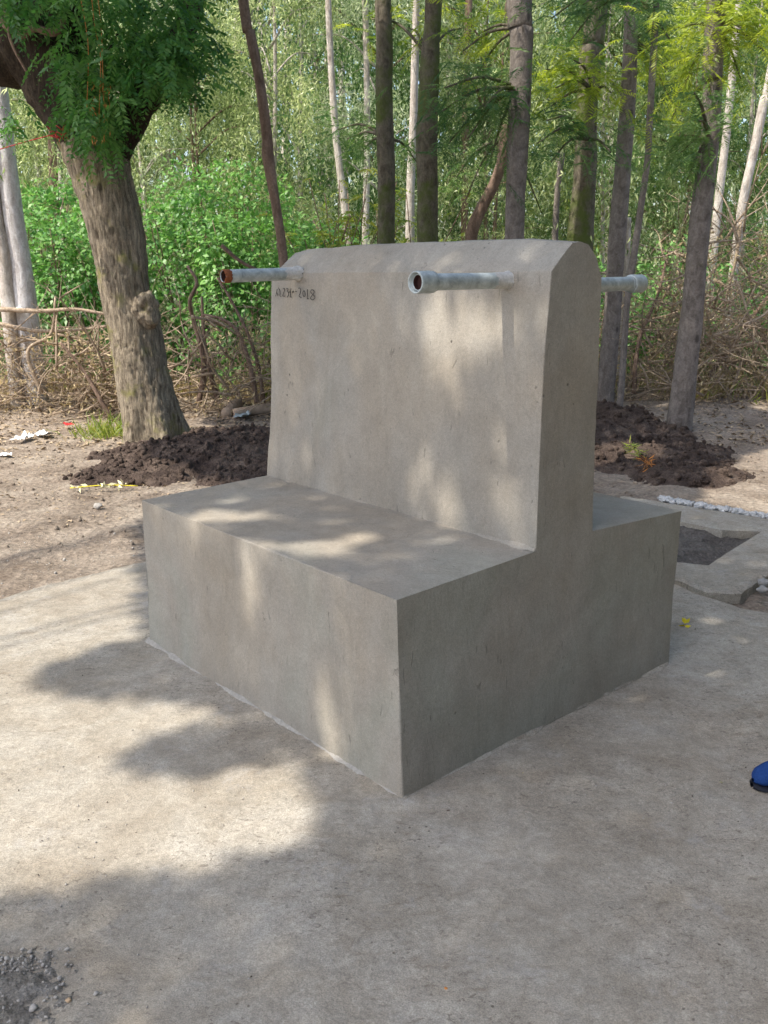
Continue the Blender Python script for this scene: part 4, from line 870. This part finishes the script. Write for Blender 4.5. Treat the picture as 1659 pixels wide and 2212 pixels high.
for k, (x, y, z, s_) in enumerate([(3.6, 12.5, .5, .8), (5.0, 12.8, .55, .9), (4.4, 13.6, .9, 1.0), (6.3, 13.0, .6, 1.0), (2.9, 13.3, .8, .9), (1.6, 12.6, 1.0, .9), (.5, 12.8, 1.1, .9)]):
    shrub('undergrowth_shrub', (x, y, z), (s_, s_*.7, s_*.9), 2200, L_SHR if k < 5 else L_WEED, ['low green shrub behind the thin grey sapling', 'low green shrub right of the leaning trunk', 'green shrub deeper in right of the leaning trunk', 'low green shrub at the right picture edge', 'green shrub behind the smooth grey trunk', 'yellow green shrub behind the right half of the wall', 'yellow green shrub behind the middle of the wall'][k], .09, .04)
# tall weeds seen over the wall
for k, (px_, w_) in enumerate([((725, 430), .25), ((760, 400), .3), ((815, 470), .2), ((900, 470), .25), ((690, 470), .25)]):
    top = at(px_[0], px_[1], 11.4); r = empty('tall_weed', (top[0], 11.4, 0)); tag(r, 'yellow green tall weed over the wall, %s' % ['left of the thin pale trunk', 'right of the bowing pale trunk', 'before the first mossy trunk', 'before the pale slender trunk', 'nearest the bent brown trunk'][k], 'weed')
    G_ = Geo(); Bs, Ds = [], []
    for s_ in range(5):
        e = top+np.array([rng.normal()*w_, rng.normal()*.15, rng.normal()*.15]); P_ = spline(np.array([[top[0]+rng.normal()*.05, 11.4, 0], [top[0], 11.4, top[2]*.5], e]), 5); G_.add(*tube(P_, .006, 5))
        for q_ in range(16): i_ = rng.integers(4, len(P_)); Bs.append(P_[i_]+rng.normal(size=3)*.03); Ds.append(rng.normal(size=3)*[1, 1, .3]+[0, 0, .1])
    G_.build('stems', M_TAN, r); fronds(Bs, Ds, .22, 6, .065, .024, L_WEED, 'foliage', r, .5)

# --- grass and dead brush
def grass(name, n, fn, L, mat, label, wd=.006):
    Q = fn(n); z = ground_h(Q); n = len(Q); D = rng.normal(size=(n, 3))*[.65, .65, .1]+[0, 0, 1]; G_ = Geo(); G_.add(*leaves(np.column_stack([Q, z]), D, rng.uniform(.15, 1.1, n)**1.4*L*1.3, wd, rng.random(n), .2)); o = G_.build(name, mat); tag(o, label, 'grass', kind='stuff')
def band(x0, x1, y0, y1):
    def f(n): 
        Q = np.column_stack([rng.uniform(x0, x1, n), rng.uniform(y0, y1, n)]); k = (fbm(np.column_stack([Q, 0*Q[:, 0]]), 1.6, 3, 5) > -.05) & (Q[:, 1] > y0+.7*(.5+fbm(np.column_stack([Q[:, 0], 0*Q]), 1.3, 3, 8))); return Q[k]
    return f
grass('dry_grass', 24000, band(-6, -.3, 10.0, 12), .34, L_DRY, 'dry straw coloured grass under the dead brush at left', .011)
grass('dry_grass', 24000, band(2.2, 8, 10.9, 14), .34, L_DRY, 'dry straw coloured grass under the brush at right', .011)
grass('green_grass', 6000, band(-6, 9, 10.4, 14), .30, L_WEED, 'green weeds and grass at the edge of the wood', .014)
grass('green_grass', 300, lambda n: np.column_stack([rng.normal(-2.75, .15, n), rng.normal(9.0, .12, n)]), .22, L_WEED, 'small green tuft at the left foot of the rough barked tree', .012)
def brush(cx, cy, w, d, h, n, label, mats=M_TWIG, rmax=.018, lmax=1.1):
    r = empty('dead_brush', (cx, cy, 0)); tag(r, label, 'dead brush'); G_ = Geo()
    for k in range(n):
        a = np.array([cx+rng.uniform(-w, w), cy+rng.uniform(-d, d), abs(rng.normal(.35, .35))*h]); a[2] = min(a[2], h); dr = unit(np.array([rng.normal(), rng.normal()*.5, rng.normal()*.55])); L = lmax*rng.uniform(.3, 1)
        P_ = [a]; 
        for s_ in range(4): dr = unit(dr+rng.normal(size=3)*.20); P_.append(P_[-1]+dr*L/4)
        P_ = np.array(P_); P_[:, 2] = np.clip(P_[:, 2], .02, None); R0_ = rng.uniform(.2, 1)**2.6*rmax
        G_.add(*tube(spline(P_, 3), np.linspace(R0_+.002, .0015, 13), 5))
        for q_ in range(rng.integers(1, 4)):
            b0 = P_[rng.integers(1, 4)]; d2 = unit(dr+rng.normal(size=3)*.9); e2 = b0+d2*L*.35; e2[2] = max(e2[2], .02); G_.add(*tube(np.array([b0, (b0+e2)/2+rng.normal(size=3)*.01, e2]), [R0_*.5+.0012, R0_*.4+.001, .001], 4))
    G_.build('twigs', mats, r)
    m2 = n*5; q = np.column_stack([cx+rng.uniform(-w, w, m2), cy+rng.uniform(-d, d, m2), rng.uniform(.02, 1, m2)**1.5*h]); G3 = Geo(); G3.add(*leaves(q, rng.normal(size=(m2, 3))-[0, 0, .5], rng.uniform(.04, .09, m2), .022, rng.random(m2), .3)); G3.build('dead_leaves', L_DRY, r); return r
brush(-4.4, 10.6, 1.6, .45, .95, 420, 'heap of tangled dead branches at far left behind the bare dirt')
brush(-2.95, 10.5, .55, .35, .9, 160, 'tangle of dead twigs just left of the rough barked trunk')
brush(-1.35, 10.4, .75, .4, 1.1, 220, 'tangle of dead branches between the rough barked trunk and the wall')
brush(4.9, 11.4, 1.5, .8, 2.0, 700, 'large tangle of bare brown branches behind the right leaning trunk', rmax=.02, lmax=1.4)
brush(3.1, 11.4, .7, .6, 1.5, 240, 'bare brown twigs between the grey sapling and the right leaning trunk', rmax=.014)
def stickthing(pts, Y, w, label, mat=M_TAN):
    P_ = np.array([at(x, y, Y+dy) for x, y, dy in pts]); r = empty('dead_branch', tuple(P_[0])); tag(r, label, 'dead branch'); Pq = spline(P_, 7); R_2 = np.interp(np.linspace(0, 1, len(Pq)), [0, 1], [wpx(w, Y), wpx(w*.45, Y)]); G_ = Geo(); G_.add(*tube(Pq, R_2, 9, lambda V: .1*fbm(V, 9, 2))); G_.build('wood', mat, r, True)
stickthing([(430, 870, 0), (440, 800, 0), (432, 740, 0), (418, 690, 0), (410, 650, -.1), (425, 610, -.1), (405, 575, 0)], 10.2, 13, 'wavy bare branch standing right of the rough barked trunk')
stickthing([(470, 860, 0), (450, 790, 0), (440, 720, .1), (436, 640, .1)], 10.3, 12, 'straight bare stake beside the wavy branch')
stickthing([(555, 870, 0), (540, 790, 0), (515, 720, 0), (480, 690, .1), (440, 680, .2)], 10.1, 12, 'bare branch arching left beside the wall edge')
stickthing([(570, 880, .1), (560, 800, 0), (535, 720, 0), (500, 650, .1), (470, 600, .2)], 10.2, 10, 'long bare branch leaning left beside the wall edge')
stickthing([(478, 530, 0), (520, 565, 0), (570, 590, 0), (610, 610, 0)], 9.9, 9, 'reddish dead branch sloping down behind the left pipe')
stickthing([(90, 850, 0), (60, 760, 0), (110, 720, .1), (120, 640, .1)], 10.2, 10, 'forked bare branch in the left brush heap', M_TWIG)
stickthing([(240, 905, 0), (210, 850, 0), (180, 800, 0), (130, 740, 0)], 10.0, 11, 'dark bare branch leaning in the left brush heap')
stickthing([(0, 668, 0), (90, 672, 0), (160, 668, 0), (240, 680, 0)], 10.3, 11, 'long horizontal branch on top of the left brush heap', M_TWIG)
stickthing([(0, 700, 0), (80, 715, 0), (170, 712, 0), (230, 705, 0)], 10.4, 9, 'second horizontal branch below the top one in the left heap', M_TWIG)
stickthing([(1480, 900, .8), (1500, 860, .8), (1540, 800, 1), (1600, 720, 1.3), (1659, 640, 1.5)], 10.6, 18, 'stout brown branch slanting up right behind the leaning trunk')
stickthing([(1370, 850, .6), (1372, 790, .6), (1385, 720, .8), (1420, 640, 1), (1440, 560, 1.1)], 10.4, 12, 'dark bare branch between sapling and leaning trunk')
stickthing([(1600, 480, 1), (1590, 560, 1), (1570, 640, 1), (1560, 720, 1)], 11.0, 9, 'thin bare branch hanging in the right brush', M_TWIG)
stickthing([(1490, 720, .5), (1540, 722, .5), (1600, 735, .6)], 10.8, 9, 'pale broken branch beside the leaning trunk', M_TWIG)

# ------------------------------------------------------------------ shade trees outside the picture (their crowns break the sunlight)
def sc_ground(x, y): return gp(x, y)[:2]
def down(p): p = np.asarray(p); return (p-SUN*p[2]/SUN[2])[:2]
def sc_blk(x, y, ax, v): return down(b2w(blk(x, y, ax, v)))
lit = []
lit.append((1., np.array([sc_ground(*p) for p in [(-700, 890), (420, 915), (330, 1000), (560, 1060), (300, 1120), (318, 1378), (215, 1400), (130, 1440), (95, 1465), (140, 1490), (230, 1500), (330, 1505), (420, 1515), (500, 1545), (540, 1570), (450, 1570), (380, 1590), (300, 1620), (265, 1650), (330, 1670), (450, 1665), (560, 1640), (640, 1655), (700, 1710), (730, 1755), (690, 1800), (600, 1850), (500, 1885), (350, 1895), (200, 1915), (100, 1945), (0, 1965), (-300, 2000), (-900, 1900)]])))
lit.append((.55, np.array([sc_ground(*p) for p in [(60, 2180), (150, 2080), (420, 2050), (330, 2120), (180, 2200), (100, 2260)]])))
lit.append((1., np.array([sc_ground(*p) for p in [(1500, 1075), (1560, 1000), (1640, 965), (1900, 940), (1900, 1115), (1659, 1105)]])))
def wall(pts, pr=1.): lit.append((pr, np.array([sc_blk(x, y, 1, YA) for x, y in pts])))
wall([(915, 640), (990, 650), (1060, 650), (1088, 700), (1100, 765), (1040, 770), (1000, 800), (985, 870), (950, 850), (925, 760), (885, 700)])
wall([(1108, 720), (1150, 725), (1145, 790), (1115, 800)], .7)
wall([(880, 990), (940, 1010), (985, 1060), (1018, 1110), (1022, 1145), (970, 1125), (920, 1085), (885, 1040)])
wall([(1085, 1085), (1140, 1095), (1155, 1185), (1120, 1180), (1095, 1140)])
wall([(1060, 960), (1100, 1000), (1120, 1075), (1080, 1070), (1060, 1010)], .6)
wall([(1062, 860), (1092, 890), (1090, 930), (1066, 920)], .7)
wall([(640, 760), (690, 700), (690, 800), (650, 880), (620, 1010), (588, 1020), (588, 800)], .5)
lit.append((.8, np.array([sc_blk(x, y, 1, YA+.05) for x, y in [(875, 570), (900, 545), (1000, 540), (990, 575)]])))
lit.append((1., np.array([sc_blk(x, y, 1, 0) for x, y in [(680, 1610), (690, 1510), (712, 1480), (742, 1520), (752, 1600), (735, 1650)]])))
lit.append((.7, np.array([sc_blk(x, y, 1, 0) for x, y in [(545, 1190), (600, 1215), (592, 1250), (560, 1240)]])))
for pts in ([(350, 1105), (480, 1092), (585, 1098), (560, 1120), (420, 1124)], [(400, 1170), (470, 1160), (585, 1158), (570, 1178), (470, 1188)], [(590, 1185), (700, 1158), (830, 1150), (740, 1180), (640, 1205)]):
    lit.append((1., np.array([sc_blk(x, y, 2, .668) for x, y in pts])))
lit.append((.14, np.array([sc_blk(x, y, 2, .668) for x, y in [(320, 1085), (583, 1030), (1158, 1190), (857, 1290)]])))
def sc_circ(x, y, Y, r):
    c = down(at(x, y, Y)); a = np.linspace(0, 2*pi, 10, endpoint=False); lit.append((1., c+r*np.column_stack([np.cos(a), np.sin(a)])))
sc_circ(1112, 170, 9.7, .28); sc_circ(1200, 185, 10.1, .45); sc_circ(832, 62, 10.6, .13); sc_circ(1262, 420, 11.4, .35); sc_circ(1500, 120, 9.2, .6); sc_circ(1620, 90, 9.0, .6); sc_circ(1350, 60, 10.2, .3)
NL = 125000
Q = np.column_stack([rng.uniform(-3.2, 5.4, NL), rng.uniform(1.15, 11.8, NL)])
keep = (Q[:, 1] < 8.5) | (Q[:, 0] > -1.25); keep &= (Q[:, 1] < 11) | (Q[:, 0] > .8); keep &= Q[:, 0] < .45*Q[:, 1]+.95
Qn = np.column_stack([Q, 0*Q[:, 0]])
for pr, poly in lit:
    near = inpoly(Q, poly)
    if len(poly) < 14: near |= edgedist(Q, poly) < .028
    keep &= ~(near & (rng.random(NL) < pr))
keep &= (fbm(Qn, .9, 2, 40) > -.75) | (Q[:, 1] < 6)
Q = Q[keep]; hh = rng.uniform(6.8, 8.8, len(Q)); Pc = np.column_stack([Q, 0*hh])+SUN[None]*hh[:, None]
roots = [(-3.6, -4.0), (-8.6, -1.2), (-1.8, -7.5)]; cl = np.argmin(np.stack([np.hypot(Pc[:, 0]-x, Pc[:, 1]-y) for x, y in roots]), 0)
for k, (x, y) in enumerate(roots):
    r = empty('canopy_tree', (x, y, 0)); tag(r, ['spreading tree behind the camera on the left, its crown shading the pavement', 'spreading tree far out of view on the left, its crown reaching over the dirt', 'tree standing well behind the camera'][k], 'tree')
    G_ = Geo(); G_.add(*tube(spline(np.array([[x, y, -.1], [x+.1, y, 2.5], [x, y+.2, 5]]), 6), np.linspace(.22, .14, 13), 12)); G_.build('trunk', M_BARK, r, True)
    sel = Pc[cl == k]
    if len(sel) < 10: continue
    G_ = Geo()
    for e in sel[rng.choice(len(sel), 10)]: G_.add(*tube(spline(np.array([[x, y+.2, 4.9], [(x*.6+e[0]*.4), (y*.6+e[1]*.4), 7.2], e]), 5), np.linspace(.024, .006, 11), 6))
    if k < 2: G_.build('limbs', M_BARK, r, True)
    n_ = len(sel); G_ = Geo(); G_.add(*leaves(sel, rng.normal(size=(n_, 3))*[1, 1, .35], rng.uniform(.08, .14, n_), .065, rng.random(n_), .1, unit(np.array([-.4, -.25, 1.])+rng.normal(size=(n_, 3))*.4))); G_.build('crown', L_CAN, r)
# unseen evergreen belt added to darken the stand's right face
for k, (x, y, s_) in enumerate([(4.9, -3.4, 2.2), (5.2, -.6, 2.2), (5.9, 2.4, 2.1), (6.6, 5.2, 1.6), (3.4, -6.0, 2.4)]):
    r = empty('light_block_tree', (x, y, 0)); tag(r, 'dense dark tree added out of view on the right to cut side light, number %s from the wood' % ['four', 'three', 'two', 'one', 'five'][k], 'tree', 'added light blocking evergreens out of view on the right')
    G_ = Geo(); G_.add(*tube(np.array([[x, y, -.1], [x, y, 2.], [x+.1, y, 5.]]), [.18, .15, .06], 10)); G_.build('trunk', M_BARK, r, True)
    n_ = 12000; u_ = rdir(n_); c = np.array([x, y, 4.8]); Pq = c+u_*np.array([s_, s_, 5.2])*(rng.random(n_)**.4*(1+.25*fbm(u_+c, 2, 2)))[:, None]; Pq[:, 2] = np.maximum(Pq[:, 2], .1)
    G_ = Geo(); G_.add(*leaves(Pq, u_+rng.normal(size=(n_, 3))*.6, rng.uniform(.2, .34, n_), .16, rng.random(n_))); G_.build('crown', L_DARK, r)
